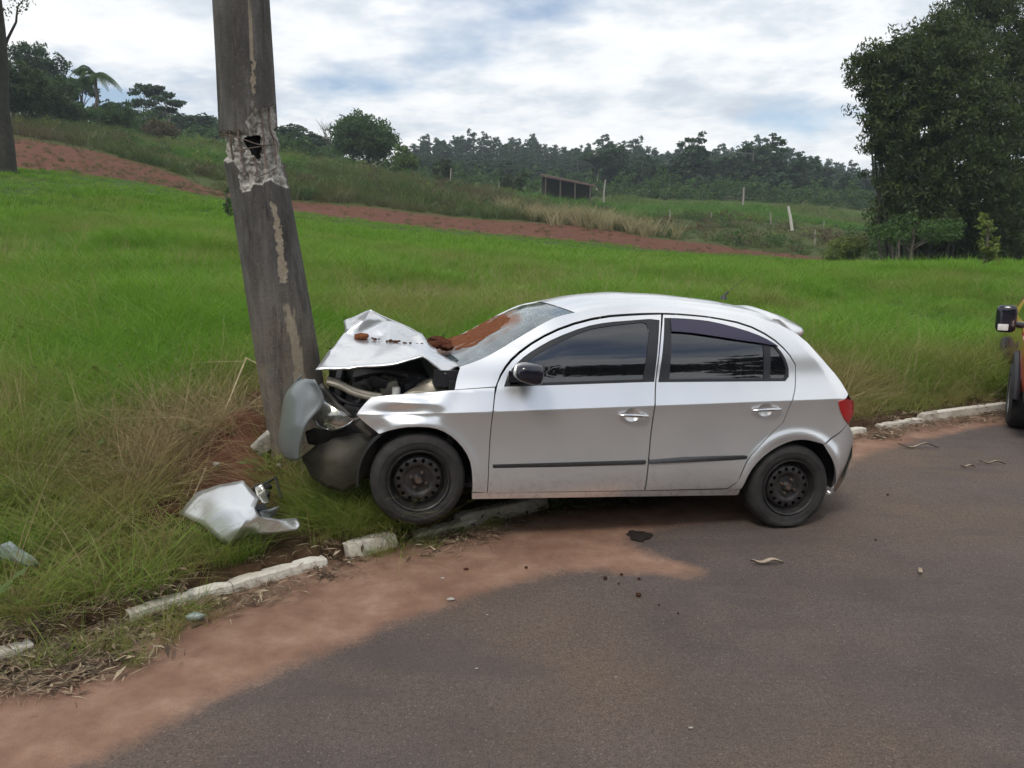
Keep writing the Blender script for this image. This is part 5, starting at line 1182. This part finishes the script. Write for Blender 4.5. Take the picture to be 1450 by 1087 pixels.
def tree(name, label, px, Y, top, wpx, mat, kind='round', n=260, each=26, leaf=(.22, .10), seed=1, base=None, group=None, bark='bark', droop=.2, cat='tree', clr=.30, extra=()):
    X = D(px, (top+260)/2, Y)[0]; g = np.random.default_rng(seed); bz = tz(X, Y); zt = D(px, top, Y)[2]; Hh = max(1.2, zt-bz); w_ = wpx/F*Y/2
    root = empty(name, (X, Y, bz), label=label, cat=cat, group=group); mb = MB(); lob = []
    pts = trunk(mb, (0, 0, -.3), (g.normal(0, .05)*Hh, 0, Hh*.80), Hh*.022+.03, .03, seed)
    if kind == 'round':
        for i in range(9):
            a_ = g.uniform(0, 2*math.pi); r = w_*g.uniform(.25, .62); z_ = Hh*g.uniform(clr+.15, .84); s = w_*g.uniform(.36, .55); lob.append((r*math.cos(a_), r*math.sin(a_), z_, s, s, min(s*.8, Hh*.25)))
        lob.append((0, 0, Hh*.80, w_*.5, w_*.5, Hh*.20)); lob.append((0, 0, Hh*.55, w_*.7, w_*.7, Hh*.25))
    elif kind == 'layer':
        for i in range(10):
            a_ = g.uniform(0, 2*math.pi); r = w_*g.uniform(.1, .9); z_ = Hh*g.uniform(clr+.1, .95-.25*r/w_); s = w_*g.uniform(.25, .42); lob.append((r*math.cos(a_), r*math.sin(a_), z_, s, s, s*.38))
    elif kind == 'column':
        for i in range(9): z_ = Hh*(clr+(1-clr)*(i+.5)/9); s = w_*(1-.55*abs(i/8-.35))*g.uniform(.55, .95); lob.append((g.normal(0, w_*.22), g.normal(0, w_*.22), z_, s, s, Hh*.10))
    elif kind == 'bush':
        for i in range(8): a_ = g.uniform(0, 2*math.pi); r = w_*g.uniform(.1, .65); s = w_*g.uniform(.3, .5); lob.append((r*math.cos(a_), r*math.sin(a_), Hh*g.uniform(.25, .75), s, s, Hh*.28))
    lob += list(extra)
    for (x, y, z_, *_s) in lob[:8]:
        q0 = pts[min(len(pts)-2, int(len(pts)*max(.25, z_/Hh*.75)))]; trunk(mb, q0, (x, y, z_), Hh*.009+.012, .012, int(abs(x*97+z_*13)), 4, .2, 6)
    C_ = lobes_pts(lob, n, seed); V, rv_ = leaf_quads(C_, each, w_*.16+.05, leaf[0], leaf[1], droop, seed)
    mb.build('trunk', M[bark], root); crown_obj('crown', V, rv_, mat, root); return root
# distant wood: individual eucalyptus trees share a few shapes
def wood_mesh(seed, Hh, w_, kind):
    g = np.random.default_rng(seed); mb = MB(); trunk(mb, (0, 0, -.5), (g.normal(0, .3), 0, Hh*.9), .16, .04, seed, 5, .12, 6); lob = []
    if kind == 0:
        for i in range(8): z_ = Hh*(.22+.72*(i+.5)/8); s = w_*(1.0-.62*(i/7)**1.8)*g.uniform(.75, 1.05); lob.append((g.normal(0, w_*.22), g.normal(0, w_*.22), z_, s, s, Hh*.08))
    else:
        for i in range(7): a_ = g.uniform(0, 2*math.pi); r = w_*g.uniform(.1, .8); s = w_*g.uniform(.35, .55); lob.append((r*math.cos(a_), r*math.sin(a_), Hh*g.uniform(.5, .93), s, s, s*.7))
    V, rv_ = leaf_quads(lobes_pts(lob, 150, seed, .45), 16, .65, .72, .44, .25, seed); b = len(mb.v); me = bpy.data.meshes.new('eucalyptus_tree')
    me.from_pydata(mb.v+[tuple(p) for p in V], [], mb.f+[(b+4*i, b+4*i+1, b+4*i+2, b+4*i+3) for i in range(len(V)//4)])
    me.materials.append(M['bark_pale']); me.materials.append(LF['euc']); me.polygons.foreach_set('material_index', np.array([0]*len(mb.f)+[1]*(len(V)//4), np.int32))
    a = me.attributes.new('rnd', 'FLOAT', 'FACE'); a.data.foreach_set('value', np.concatenate([np.zeros(len(mb.f)), rv_]).astype(np.float32)); me.update(); return me
WM = [wood_mesh(200+i, 12+1.2*(i % 3), 2.6+.5*(i % 3), i % 4 == 3) for i in range(8)]
def wood_tree(px, Y, top, label, group, m=None, w_=None):
    X = D(px, (top+260)/2, Y)[0]; bz = tz(X, Y); zt = D(px, top, Y)[2]; Hh = max(4, zt-bz); me = WM[m if m is not None else int(rng.integers(0, 8))]; s = Hh/13.2
    o = bpy.data.objects.new('eucalyptus_tree', me); COL.objects.link(o); o.location = (X, Y, bz-.2); sw = max(s, .85)*rng.uniform(.9, 1.25) if w_ is None else w_; o.scale = (sw, sw, s); o.rotation_euler = (0, 0, rng.uniform(0, 6.28)); return tag(o, label, 'tree', group)
WL, WG = 'dark green eucalyptus in the plantation on the far hill', 'eucalyptus plantation on the far hill'
skx = [330, 400, 440, 480, 590, 650, 700, 760, 800, 850, 900, 950, 985, 1030, 1060, 1085, 1110, 1150, 1200, 1260, 1320]; sky_ = [168, 178, 172, 185, 192, 188, 192, 198, 205, 198, 205, 208, 200, 212, 205, 196, 212, 222, 232, 240, 245]
for px in np.arange(586, 1330, 10.5):                    # skyline row on the hill
    x = px+rng.normal(0, 3); wood_tree(x, rng.uniform(235, 262), np.interp(x, skx, sky_)+rng.normal(-1, 3), WL, WG)
for px in np.arange(590, 1330, 15.5):                    # rows down the slope
    for Y, dt in ((218, 12), (192, 22), (168, 34)):
        x = px+rng.normal(0, 5); wood_tree(x, Y+rng.normal(0, 6), np.interp(x, skx, sky_)+dt+rng.normal(0, 5)+(8 if x < 800 else 0), WL, WG)
FL, FG = 'eucalyptus with pale trunk in the front row of the plantation', 'front row of the eucalyptus plantation'
for px in np.arange(850, 1300, 17):
    x = px+rng.normal(0, 5); wood_tree(x, rng.uniform(142, 156), np.interp(x, skx, sky_)+rng.normal(8, 5), FL, FG)
wood_tree(1088, 140, 189, 'tallest round-topped eucalyptus above the plantation, right one of the pair', 'tall eucalyptus pair', 1, 1.25)
wood_tree(1064, 143, 196, 'pointed tall eucalyptus, left one of the pair above the plantation', 'tall eucalyptus pair', 4, 1.15)
wood_tree(985, 141, 192, 'tall narrow eucalyptus standing clear above the plantation over the rear window', 'tall eucalyptus pair', 2, 1.1)
for px in np.arange(150, 480, 10):                       # ridge trees left and right of the pole
    x = px+rng.normal(0, 3); t_ = np.interp(x, [150, 200, 260, 300, 330, 400, 440, 480], [140, 150, 150, 150, 168, 176, 178, 188])
    wood_tree(x, rng.uniform(118, 150), t_+rng.normal(3, 4), 'blue-green eucalyptus on the ridge behind the concrete pole', 'ridge trees behind the pole')
# scrub that closes the foot of the wood
lob = []
for px in np.arange(560, 1330, 7):
    Y = rng.uniform(118, 138); X = (px-W/2)/F*Y*.98; lob.append((X, Y, tz(X, Y)+rng.uniform(.4, 2.2), 1.7, 1.7, rng.uniform(1.2, 2.4)))
for px in np.arange(30, 560, 8):
    Y = rng.uniform(92, 112); X = (px-W/2)/F*Y; lob.append((X, Y, tz(X, Y)+rng.uniform(.2, 1.6), 1.5, 1.5, rng.uniform(.9, 1.9)))
V, rv_ = leaf_quads(lobes_pts(lob, 2600, 5, .5), 14, .6, .45, .26, .1, 5)
tag(crown_obj('scrub', V, rv_, LF['mid']), 'low green scrub at the foot of the wood', 'scrub', None, 'stuff')
for nm_, mt_, cnt_, sd0 in (('weed_shrubs', 'mid', 110, 3), ('pale_weeds', 'yellow', 55, 4), ('brown_weeds', 'brown', 150, 6)):
    Pq = sample(900, 50, 96, -40, 1260); _, _, dl_, dh_ = zones(Pq); Pq = Pq[(dh_ > 1.5) & (Pq[:, 1] < np.where(bearing(Pq) > 860, 80, 96))][:cnt_]; zq = terrain(Pq); sz = rng.uniform(.35, 1.0, len(Pq))
    V, rv_ = leaf_quads(lobes_pts([(p[0], p[1], z_+s_*.5, s_*1.2, s_*1.2, s_*.7) for p, z_, s_ in zip(Pq, zq, sz)], cnt_*9, sd0, .3), 12, .3, .22, .09, .05, sd0); tag(crown_obj(nm_, V, rv_, LF[mt_]), {'mid': 'green weed shrubs on the slope beyond the red strip', 'yellow': 'pale yellow-green weeds on the slope', 'brown': 'dry brown weeds on the slope'}[mt_], 'weeds', None, 'stuff')
# trees that stand out one by one
tree('broadleaf_tree', 'medium green tree between the palm and the dense left trees', 92, 86, 108, 56, LF['mid'], 'round', 260, 24, (.32, .17), 22)
tree('bush', 'wide green shrub under the palm on the left ridge', 118, 78, 146, 70, LF['mid'], 'bush', 200, 22, (.26, .14), 23, cat='bush')
tree('bush', 'green shrub right of the palm foot on the left ridge', 182, 84, 150, 60, LF['mid'], 'bush', 170, 22, (.26, .14), 24, cat='bush')
tree('bush', 'brownish shrub at the crest left of the concrete pole', 226, 82, 165, 60, LF['brown'], 'bush', 130, 20, (.26, .14), 25, cat='bush')

tree('broadleaf_tree', 'broad dark green tree on the ridge right of the concrete pole', 522, 96, 163, 98, LF['mid'], 'round', 620, 26, (.36, .2), 11)
tree('bush', 'light green rounded bush right of the broad ridge tree', 566, 90, 203, 56, LF['light'], 'bush', 160, 22, (.34, .18), 12, cat='bush')
tree('bush', 'dark bush at the foot of the far wood left of the shed', 628, 100, 222, 34, LF['dark'], 'bush', 90, 20, (.34, .18), 13, cat='bush')
tree('bush', 'dark round bush just left of the shed', 728, 104, 240, 44, LF['dark'], 'bush', 100, 20, (.34, .18), 14, cat='bush')
tree('bush', 'dark bush in the middle of the left ridge below the palm', 148, 84, 134, 34, LF['dark'], 'bush', 110, 20, (.3, .16), 15, cat='bush')
tree('eucalyptus_tree', 'tall pointed eucalyptus beside the big trunk at the left edge', 62, 88, 66, 78, LF['euc'], 'round', 380, 22, (.40, .18), 16, clr=.35)
tree('eucalyptus_tree', 'flat-topped tree left of the palm on the ridge', 118, 92, 90, 46, LF['euc'], 'layer', 130, 22, (.36, .18), 17, clr=.45)
tree('eucalyptus_tree', 'left one of the two umbrella-shaped eucalyptus trees on the left ridge', 208, 112, 104, 46, LF['euc'], 'layer', 120, 22, (.42, .2), 18, clr=.4, bark='bark_pale')
tree('eucalyptus_tree', 'right one of the two umbrella-shaped eucalyptus trees on the left ridge', 240, 112, 110, 40, LF['euc'], 'layer', 120, 22, (.42, .2), 19, clr=.35, bark='bark_pale')
tree('broadleaf_tree', 'dark dense tree behind the big trunk at the left edge', 20, 66, 92, 110, LF['dark'], 'round', 480, 24, (.30, .16), 20)
tree('bush', 'dark green shrub below the dense trees at the left edge', 70, 70, 118, 90, LF['dark'], 'bush', 200, 22, (.28, .15), 21, cat='bush')
# bare tree
X = D(462, 200, 122)[0]; bz = tz(X, 122); zt = D(462, 168, 122)[2]; Hh = zt-bz; root = empty('bare_tree', (X, 122, bz), label='leafless pale tree on the ridge between pole and broad tree', cat='tree'); mb = MB(); g = np.random.default_rng(5); pts = trunk(mb, (0, 0, -.3), (0, 0, Hh*.75), .16, .05, 5, 6, .1); mb.build('trunk', M['bark_pale'], root); mb = MB()
for i in range(46): a_ = g.uniform(0, 6.28); q0 = pts[int(g.integers(2, 7))]; L = Hh*g.uniform(.15, .34); e = q0+np.array([math.cos(a_)*L*.7, math.sin(a_)*L*.7, L*.85]); trunk(mb, q0, e, .05, .015, i, 4, .3, 5)
tag(mb.build('branches', M['bark_pale'], root), kind='stuff')
# palm
X = D(136, 140, 80)[0]; bz = tz(X, 80); zt = D(136, 108, 80)[2]; root = empty('palm_tree', (X, 80, bz), label='palm with arching fronds on the left ridge', cat='palm tree'); mb = MB(); trunk(mb, (0, 0, -.3), (.1, 0, zt-bz), .22, .15, 3, 6, .04); mb.build('trunk', M['bark'], root); g = np.random.default_rng(8)
for i in range(15):
    a_ = 2*math.pi*i/15+g.uniform(-.2, .2); L = g.uniform(3.0, 4.0); upk = g.uniform(.1, .75); V = []; pr = None
    for j in range(22):
        t_ = j/21; c = np.array([.1+math.cos(a_)*L*t_*.8, math.sin(a_)*L*t_*.8, zt-bz+L*(upk*t_*1.6-(upk+.55)*t_*t_*1.25)])
        if pr is not None:
            d = c-pr; d /= np.linalg.norm(d); sd_ = np.cross(d, [0, 0, 1]); ll = 1.0*math.sin(math.pi*min(1, t_+.15))**.6
            for s in (-1, 1): V += [c, c+d*.12, c+sd_*s*ll*.7+d*ll*.3+np.array([0, 0, -.35*ll]), c-d*.05]
        pr = c
    tag(crown_obj('frond', np.array(V), np.full(len(V)//4, g.uniform()), LF['mid'], root), kind='stuff')
# big trunk at the left edge with a few hanging branches in view
X = D(-11, 80, 34)[0]; bz = tz(X, 34); root = empty('tall_tree', (X, 34, bz), label='big dark trunk with sparse leaves cut by the left picture edge', cat='tree'); mb = MB(); pts = trunk(mb, (0, 0, -.4), (.5, 0, 12), .50, .26, 2, 8, .06, 12); g = np.random.default_rng(3); C_ = []
for (ex_, ey, ez) in [(1.6, -.5, 8.6), (2.0, .2, 9.2), (1.4, .3, 7.2), (2.2, -.2, 10.2), (-1.5, 0, 9), (-2, .6, 10.5), (1.2, .8, 11.6), (-1, -.8, 12)]:
    q = trunk(mb, pts[min(7, int(ez/12*8)-1)], (ex_, ey, ez), .09, .02, int(ez*7), 5, .25, 6); C_ += [np.array(q[-1]), np.array(q[-2])]; C_ += list(np.array(q[-1])+g.normal(0, .45, (3 if ez < 9 else 8, 3)))
mb.build('trunk', M['bark_dark'], root); V, rv_ = leaf_quads(np.array(C_), 46, .45, .16, .07, .3, 6); crown_obj('crown', V, rv_, LF['dark'], root)
# great bamboo-like tree mass at the right edge: two clumps
def clump(label, Y, lobs, seed, n, canes):
    P0 = np.mean([D(x, 365, Y)[:2] for x, *_ in lobs], 0); bz = tz(*P0); root = empty('bamboo_clump', (P0[0], P0[1], bz), label=label, cat='tree'); O_ = np.array([P0[0], P0[1], bz]); g = np.random.default_rng(seed); mb = MB(); lo_ = []
    for x, y, r, dy in lobs: c = D(x, y, Y+dy)-O_; lo_.append((*c, r, r, r*1.0))
    for i in range(canes):
        c = lo_[int(g.integers(0, len(lo_)))]; b0 = np.array([c[0]*.55+g.normal(0, .5), g.normal(0, .7)+c[1]*.5, -.2]); trunk(mb, b0, (c[0], c[1], c[2]), .07, .02, seed+i, 6, .12, 6)
    C_ = lobes_pts(lo_, n, seed, .5); C_ = np.concatenate([C_, lobes_pts([(a_, b_, c_, r_*1.22, r_*1.22, r_*1.15) for a_, b_, c_, r_, *_ in lo_], n//7, seed+1, .9)]); V, rv_ = leaf_quads(C_, 34, .40, .26, .075, .75, seed); tag(mb.build('canes', M['bark_dark'], root), kind='stuff'); crown_obj('crown', V, rv_, LF['bamboo'], root)
clump('tall dark bamboo-like clump at the right edge, nearer rounded half', 37, [(1300, 110, 1.9, 0), (1262, 95, 1.1, 0), (1335, 80, 1.7, .5), (1290, 175, 1.7, 0), (1255, 165, .9, -.5), (1345, 160, 2.1, 0), (1300, 245, 1.5, 0), (1275, 285, 1.0, 0), (1350, 240, 1.8, -.5), (1315, 300, 1.3, -1), (1240, 88, .6, 0), (1262, 205, .8, 0), (1390, 180, 2.0, 1), (1390, 270, 1.7, 0), (1320, 330, 1.3, 1), (1360, 335, 1.3, 1), (1285, 330, .9, 1), (1400, 335, 1.4, 1), (1226, 98, .8, 0), (1238, 125, .6, 0), (1254, 165, .5, 0), (1242, 198, .6, 0), (1276, 235, .6, 0), (1250, 130, .7, 0), (1318, 52, 1.0, .5), (1268, 255, .9, 0), (1258, 310, .8, 0)], 31, 2200, 40)
clump('tall dark bamboo-like clump at the right edge, taller half behind', 41, [(1390, 70, 2.2, 1), (1372, 20, 1.4, 1), (1440, 50, 2.3, 1), (1400, -20, 1.2, 1), (1450, 130, 2.5, 0), (1500, 60, 2.6, 1), (1500, 170, 2.8, 0), (1450, 220, 2.2, 0), (1420, 290, 1.8, -1), (1480, 290, 2.2, -1), (1560, 120, 3.0, 1), (1560, 250, 2.6, 0), (1345, 30, .8, 1), (1440, 330, 1.6, 0), (1500, 335, 1.8, 0), (1385, 0, .9, 1), (1420, 5, 1.0, 1), (1362, 48, 1.0, 1)], 32, 2200, 44)
tree('young_tree', 'small spreading green tree before the dark bamboo clump', 1296, 31, 300, 125, LF['mid'], 'layer', 120, 20, (.16, .08), 33, clr=.45)
tree('bush', 'round light green bush left of the bamboo clump at the field end', 1197, 41, 330, 72, LF['yellow'], 'bush', 150, 26, (.16, .07), 34, cat='bush')
tree('sapling', 'thin yellow-green sapling standing before the bamboo at the right edge', 1406, 24, 306, 36, LF['yellow'], 'column', 34, 12, (.16, .09), 35, cat='sapling', clr=.2)
tree('sapling', 'tiny dark sapling by the left side of the concrete pole', 322, 30, 262, 14, LF['mid'], 'column', 26, 14, (.10, .05), 36, cat='sapling', clr=.1)
tree('sapling', 'slim bare-stemmed sapling left of the small spreading tree', 1275, 30, 338, 10, LF['mid'], 'column', 8, 8, (.10, .05), 37, cat='sapling', clr=.6)
V = []; lob = [( (px-W/2)/F*44, 44+rng.normal(0, 1), tz((px-W/2)/F*44, 44)+.8, 1.3, 1.3, 1.5) for px in np.arange(1225, 1560, 12)]
V, rv_ = leaf_quads(lobes_pts(lob, 800, 9, .3), 16, .35, .22, .08, .1, 9); tag(crown_obj('undergrowth', V, rv_, LF['mid']), 'dark undergrowth at the foot of the bamboo clump', 'undergrowth', None, 'stuff')
# trees across the road behind the photographer, mirrored in the car windows
for i, (x, y, h_, w_) in enumerate([(-34, -22, 13, 14), (-21, -27, 16, 14), (-8, -29, 13, 14), (5, -28, 17.5, 14), (17, -25, 14, 14), (29, -20, 16, 14)]):
    root = empty('roadside_tree', (x, y, 0), label='dark tree across the road, mirrored in the side windows of the car', cat='tree', group='trees behind the photographer'); mb = MB(); trunk(mb, (0, 0, -.3), (0, 0, h_*.7), .25, .08, i); mb.build('trunk', M['bark'], root); g = np.random.default_rng(300+i)
    lo_ = [(g.normal(0, w_*.3), g.normal(0, 1), h_*g.uniform(.06, .78), w_*.32, 2, h_*.2) for _ in range(14)]; V, rv_ = leaf_quads(lobes_pts(lo_, 800, i, .2), 14, .9, .7, .6, .1, i); crown_obj('crown', V, rv_, LF['dark'], root)

# ------------------------------------------------------------------ shed, posts
Y = 100; c0 = D(772, 262, Y); c1 = D(838, 268, Y); bz = tz((c0[0]+c1[0])/2, Y); root = empty('shed', ((c0[0]+c1[0])/2, Y, bz), label='low open shed with a brown sloping roof before the far wood', cat='shed'); O_ = np.array(root.location)
a_, b_ = D(766, 250, Y)-O_, D(842, 264, Y)-O_
mk('roof', [(a_[0], -1.6, a_[2]+.15), (b_[0], -1.6, b_[2]+.1), (b_[0], 2.2, b_[2]+.5), (a_[0], 2.2, a_[2]+.6), (a_[0], -1.6, a_[2]-.12), (b_[0], -1.6, b_[2]-.17), (b_[0], 2.2, b_[2]+.35), (a_[0], 2.2, a_[2]+.45)], [(0, 1, 2, 3), (7, 6, 5, 4), (0, 4, 5, 1), (1, 5, 6, 2), (2, 6, 7, 3), (3, 7, 4, 0)], M['roofing'], root, False)
mk('shade_backing', [(a_[0]+.2, 1.9, -1.5), (b_[0]-.2, 1.9, -1.5), (b_[0]-.2, 1.9, b_[2]+.3), (a_[0]+.2, 1.9, a_[2]+.4), (a_[0]+.2, 2.0, -1.5), (b_[0]-.2, 2.0, -1.5), (b_[0]-.2, 2.0, b_[2]+.3), (a_[0]+.2, 2.0, a_[2]+.4)], [(0, 1, 2, 3), (7, 6, 5, 4), (0, 4, 5, 1), (1, 5, 6, 2), (2, 6, 7, 3), (3, 7, 4, 0)], M['bark_dark'], root, False)  # dark sheet: shade under the open roof is put into its colour
for u in (.08, .35, .62, .9):
    for yy in (-1.4, 2.0):
        b = MB(); x_ = a_[0]+(b_[0]-a_[0])*u; b.tube([(x_, yy, -1.5), (x_, yy, a_[2]+(b_[2]-a_[2])*u+.1)], .09, 7); b.build('post', M['bark'], root)
for x, y0, y1, Y, r, lb in [(855, 254, 280, 92, .10, 'pale fence post right of the shed roof'), (1052, 265, 284, 96, .11, 'thin white fence post at the top edge of the green crop'), (1153, 325, 343, 60, .06, 'short grey stake at the right end of the red soil strip'), (1091, 300, 321, 74, .06, 'grey fence post left of the leaning white post'), (948, 296, 314, 76, .06, 'leftmost grey fence post below the green crop'), (1006, 300, 316, 75, .05, 'grey fence post midway below the green crop'), (1165, 312, 328, 74, .05, 'rightmost grey fence post below the green crop'), (638, 238, 254, 92, .08, 'pale stake on the slope left of the shed'), (706, 258, 272, 88, .07, 'thin stake on the slope below the dark bush')]:
    p = D(x, y1+6, Y); q = D(x, y0, Y); b = MB(); n = 5; b.tube([(0, 0, 0), (rng.normal(0, .04), 0, (q[2]-p[2])*.5), (rng.normal(0, .06), 0, q[2]-p[2])], [r, r*.95, r*.8], 7); o = b.build('fence_post', M['post']); o.location = tuple(p); tag(o, lb, 'post', 'fence posts beyond the field')
p, q = D(1122, 321, 66), D(1116, 292, 66); b = MB(); b.tube([(0, 0, -.3), tuple((q-p)*.5), tuple(q-p)], [.13, .12, .10], 8); o = b.build('leaning_post', plain('white_post', (.55, .52, .46), .85, 0, .2, 8)); o.location = tuple(p); tag(o, 'leaning white post above the right end of the red strip', 'post')

# ------------------------------------------------------------------ emergency vehicle coming into frame at the right
# own frame: x towards its nose, y to its left, z up; it faces the camera, its right side along the kerb
M['red_paint'] = plain('red_orange_paint', (.42, .045, .015), .3, 0, .08, 6, coat=1.)
M['yellow_band'] = plain('yellow_reflective_band', (.70, .42, .03), .35, 0, .08, 30, coat=.5)
M['alloy'] = plain('wheel_cover', (.32, .32, .33), .35, .7)
VH = math.atan2(-.866, -.50)                                 # heading along the road, towards the camera
vw = G(1441, 604)                                           # where its right front wheel stands
fx, fy = math.cos(VH), math.sin(VH); lx, ly = -fy, fx      # forward and left unit vectors
wx, wy = 1.25, -.80
vo = np.array([vw[0]-fx*wx-lx*wy, vw[1]-fy*wx-ly*wy, 0])
van = empty('emergency_pickup', tuple(vo), (0, 0, VH), 'red and yellow emergency vehicle entering the picture at the right edge', 'emergency vehicle')
sec = [  # x, half width, bottom z, shoulder z, top z, top half width
 (2.06, .55, .50, .72, .80, .45), (2.00, .74, .40, .80, .92, .60), (1.85, .82, .36, .90, 1.00, .70), (1.5, .86, .36, .97, 1.07, .74), (1.0, .86, .36, 1.0, 1.10, .72), (.75, .85, .36, 1.0, 1.12, .70), (.15, .84, .36, 1.0, 1.66, .56), (-.4, .84, .36, 1.0, 1.74, .54), (-1.6, .84, .36, 1.0, 1.74, .54), (-1.75, .84, .36, 1.0, 1.15, .74), (-3.0, .83, .42, 1.0, 1.08, .76)]
vs, fs, mi = [], [], []; prof = 16
for x, hw, zb, zs, zt, tw in sec:
    ring = []
    half = [(hw*.80, zb), (hw*.97, zb+.06), (hw, zb+.22), (hw, (zb+zs)/2+.08), (hw*.985, zs), (hw*.5+tw*.5, zs+(zt-zs)*.35), (tw, zt-(zt-zs)*.12), (tw*.7, zt)]
    ring = half+[(-y, z) for y, z in half[::-1]]; vs += [(x, y, z) for y, z in ring]
m = len(ring)
for i in range(len(sec)-1):
    for k in range(m): fs.append((i*m+k, i*m+(k+1) % m, (i+1)*m+(k+1) % m, (i+1)*m+k)); j = min(k, m-2-k) if k < m-1 else 9; mi.append(1 if j == 4 else (2 if j in (0, 9) else 0))
fs += [tuple(range(m))[::-1], tuple((len(sec)-1)*m+k for k in range(m))]; mi += [0, 0]
bd = mk('body', vs, fs, [M['red_paint'], M['yellow_band'], M['black']], van, True, 32); bd.data.polygons.foreach_set('material_index', np.array(mi, np.int32))
bd.modifiers.new('b', 'BEVEL').width = .02
for nm, pts in (('windscreen', [(.72, -.64, 1.14), (.72, .64, 1.14), (.20, .53, 1.62), (.20, -.53, 1.62)]),):
    mk(nm, [(p[0]+.03, p[1], p[2]+.02) for p in pts], [(0, 1, 2, 3)], M['glass'], van)
for s in (-1, 1): mk('side_window', [(.5, s*.80, 1.06), (-.5, s*.82, 1.08), (-.45, s*.60, 1.62), (.1, s*.60, 1.56)], [(0, 1, 2, 3)], M['glass'], van)
def vwheel(x, s):
    b = MB(); b.lathe([(.20, -.12), (.30, -.125), (.335, -.10), (.345, -.05), (.345, .05), (.335, .09), (.30, .115), (.21, .11), (.20, .09)], 40); V = np.array(b.v); b.v = [tuple(p) for p in V]
    o = b.build('wheel', M['rubber'], van, True, 40); o.location = (x, s*.80, .345); o.rotation_euler = (0, 0, math.pi if s < 0 else 0)
    r = MB(); r.lathe([(0, .075), (.05, .085), (.06, .06), (.13, .055), (.18, .085), (.20, .10), (.212, .108), (.20, .06)], 30); r.build('rim', M['alloy'], o, True, 40)
for x in (1.25, -1.75):
    for s in (-1, 1): vwheel(x, s)
for s in (-1, 1):
    a = MB(); pts = [(1.25+.42*math.cos(w), s*.868, .36+.42*math.sin(w)) for w in np.linspace(0, math.pi, 15)]; a.tube(pts, .035, 8); a.build('wheel_arch', M['black'], van)
    d_ = MB(); V, T, _, _ = fill([(1.25+.42*math.cos(w), .36+.42*math.sin(w)) for w in np.linspace(-.2, math.pi+.2, 16)], .1); mk('wheel_well', [(p[0], s*.897, p[1]) for p in V], T, M['shell'], van, False)
b = MB(); b.box((2.02, 0, .50), (.22, 1.66, .26), None, .06); b.build('front_bumper', M['black'], van, True, 40)
b = MB(); b.box((2.06, 0, .74), (.06, .9, .16), None, .02); b.build('grille', M['black'], van, True, 40)
for s in (-1, 1): b = MB(); b.box((1.96, s*.66, .80), (.16, .28, .16), Matrix.Rotation(s*-.35, 3, 'Z'), .04); b.build('headlight', M['headlamp'], van, True, 40)
for s in (-1, 1):
    b = MB(); bm = bmesh.new(); bmesh.ops.create_cube(bm, size=1); bmesh.ops.bevel(bm, geom=list(bm.edges), offset=.3, segments=5, affect='EDGES', profile=.6)
    bm.verts.index_update(); b.add([Vector((.80+v.co.x*.13-.04*abs(v.co.y), s*(.985+v.co.y*.20), 1.11+v.co.z*.30)) for v in bm.verts], [[v.index for v in f.verts] for f in bm.faces]); bm.free()
    b.tube([(.74, s*.72, 1.02), (.78, s*.95, 1.06)], .035, 8); mo = b.build('door_mirror', M['gloss_black'], van, True, 50)
    l = MB(); l.box((.875, s*1.01, 1.02), (.02, .10, .07), None, .008); l.build('turn_lamp', M['white_plastic'], mo, True, 40)
b = MB(); b.box((-.2, 0, 1.86), (.3, 1.1, .12), None, .04); b.build('light_bar', M['lamp'], van, True, 40)
# ------------------------------------------------------------------ air
HAZE = .0007
zt_ = 75.
hz = MB(); hz.box((0, 0, (zt_-2.5)/2), (880, 880, zt_+2.5)); ho = hz.build('haze', None, None, False, None)
hm = bpy.data.materials.new('haze'); hm.use_nodes = True; hm.node_tree.nodes.clear(); pvn = hm.node_tree.nodes.new('ShaderNodeVolumePrincipled'); pvn.inputs['Color'].default_value = (.72, .80, .88, 1); pvn.inputs['Density'].default_value = HAZE; pvn.inputs['Anisotropy'].default_value = .2
mo_ = hm.node_tree.nodes.new('ShaderNodeOutputMaterial'); hm.node_tree.links.new(pvn.outputs[0], mo_.inputs['Volume']); ho.data.materials.append(hm); tag(ho, 'thin bluish haze over the far hills', 'haze', None, 'stuff')
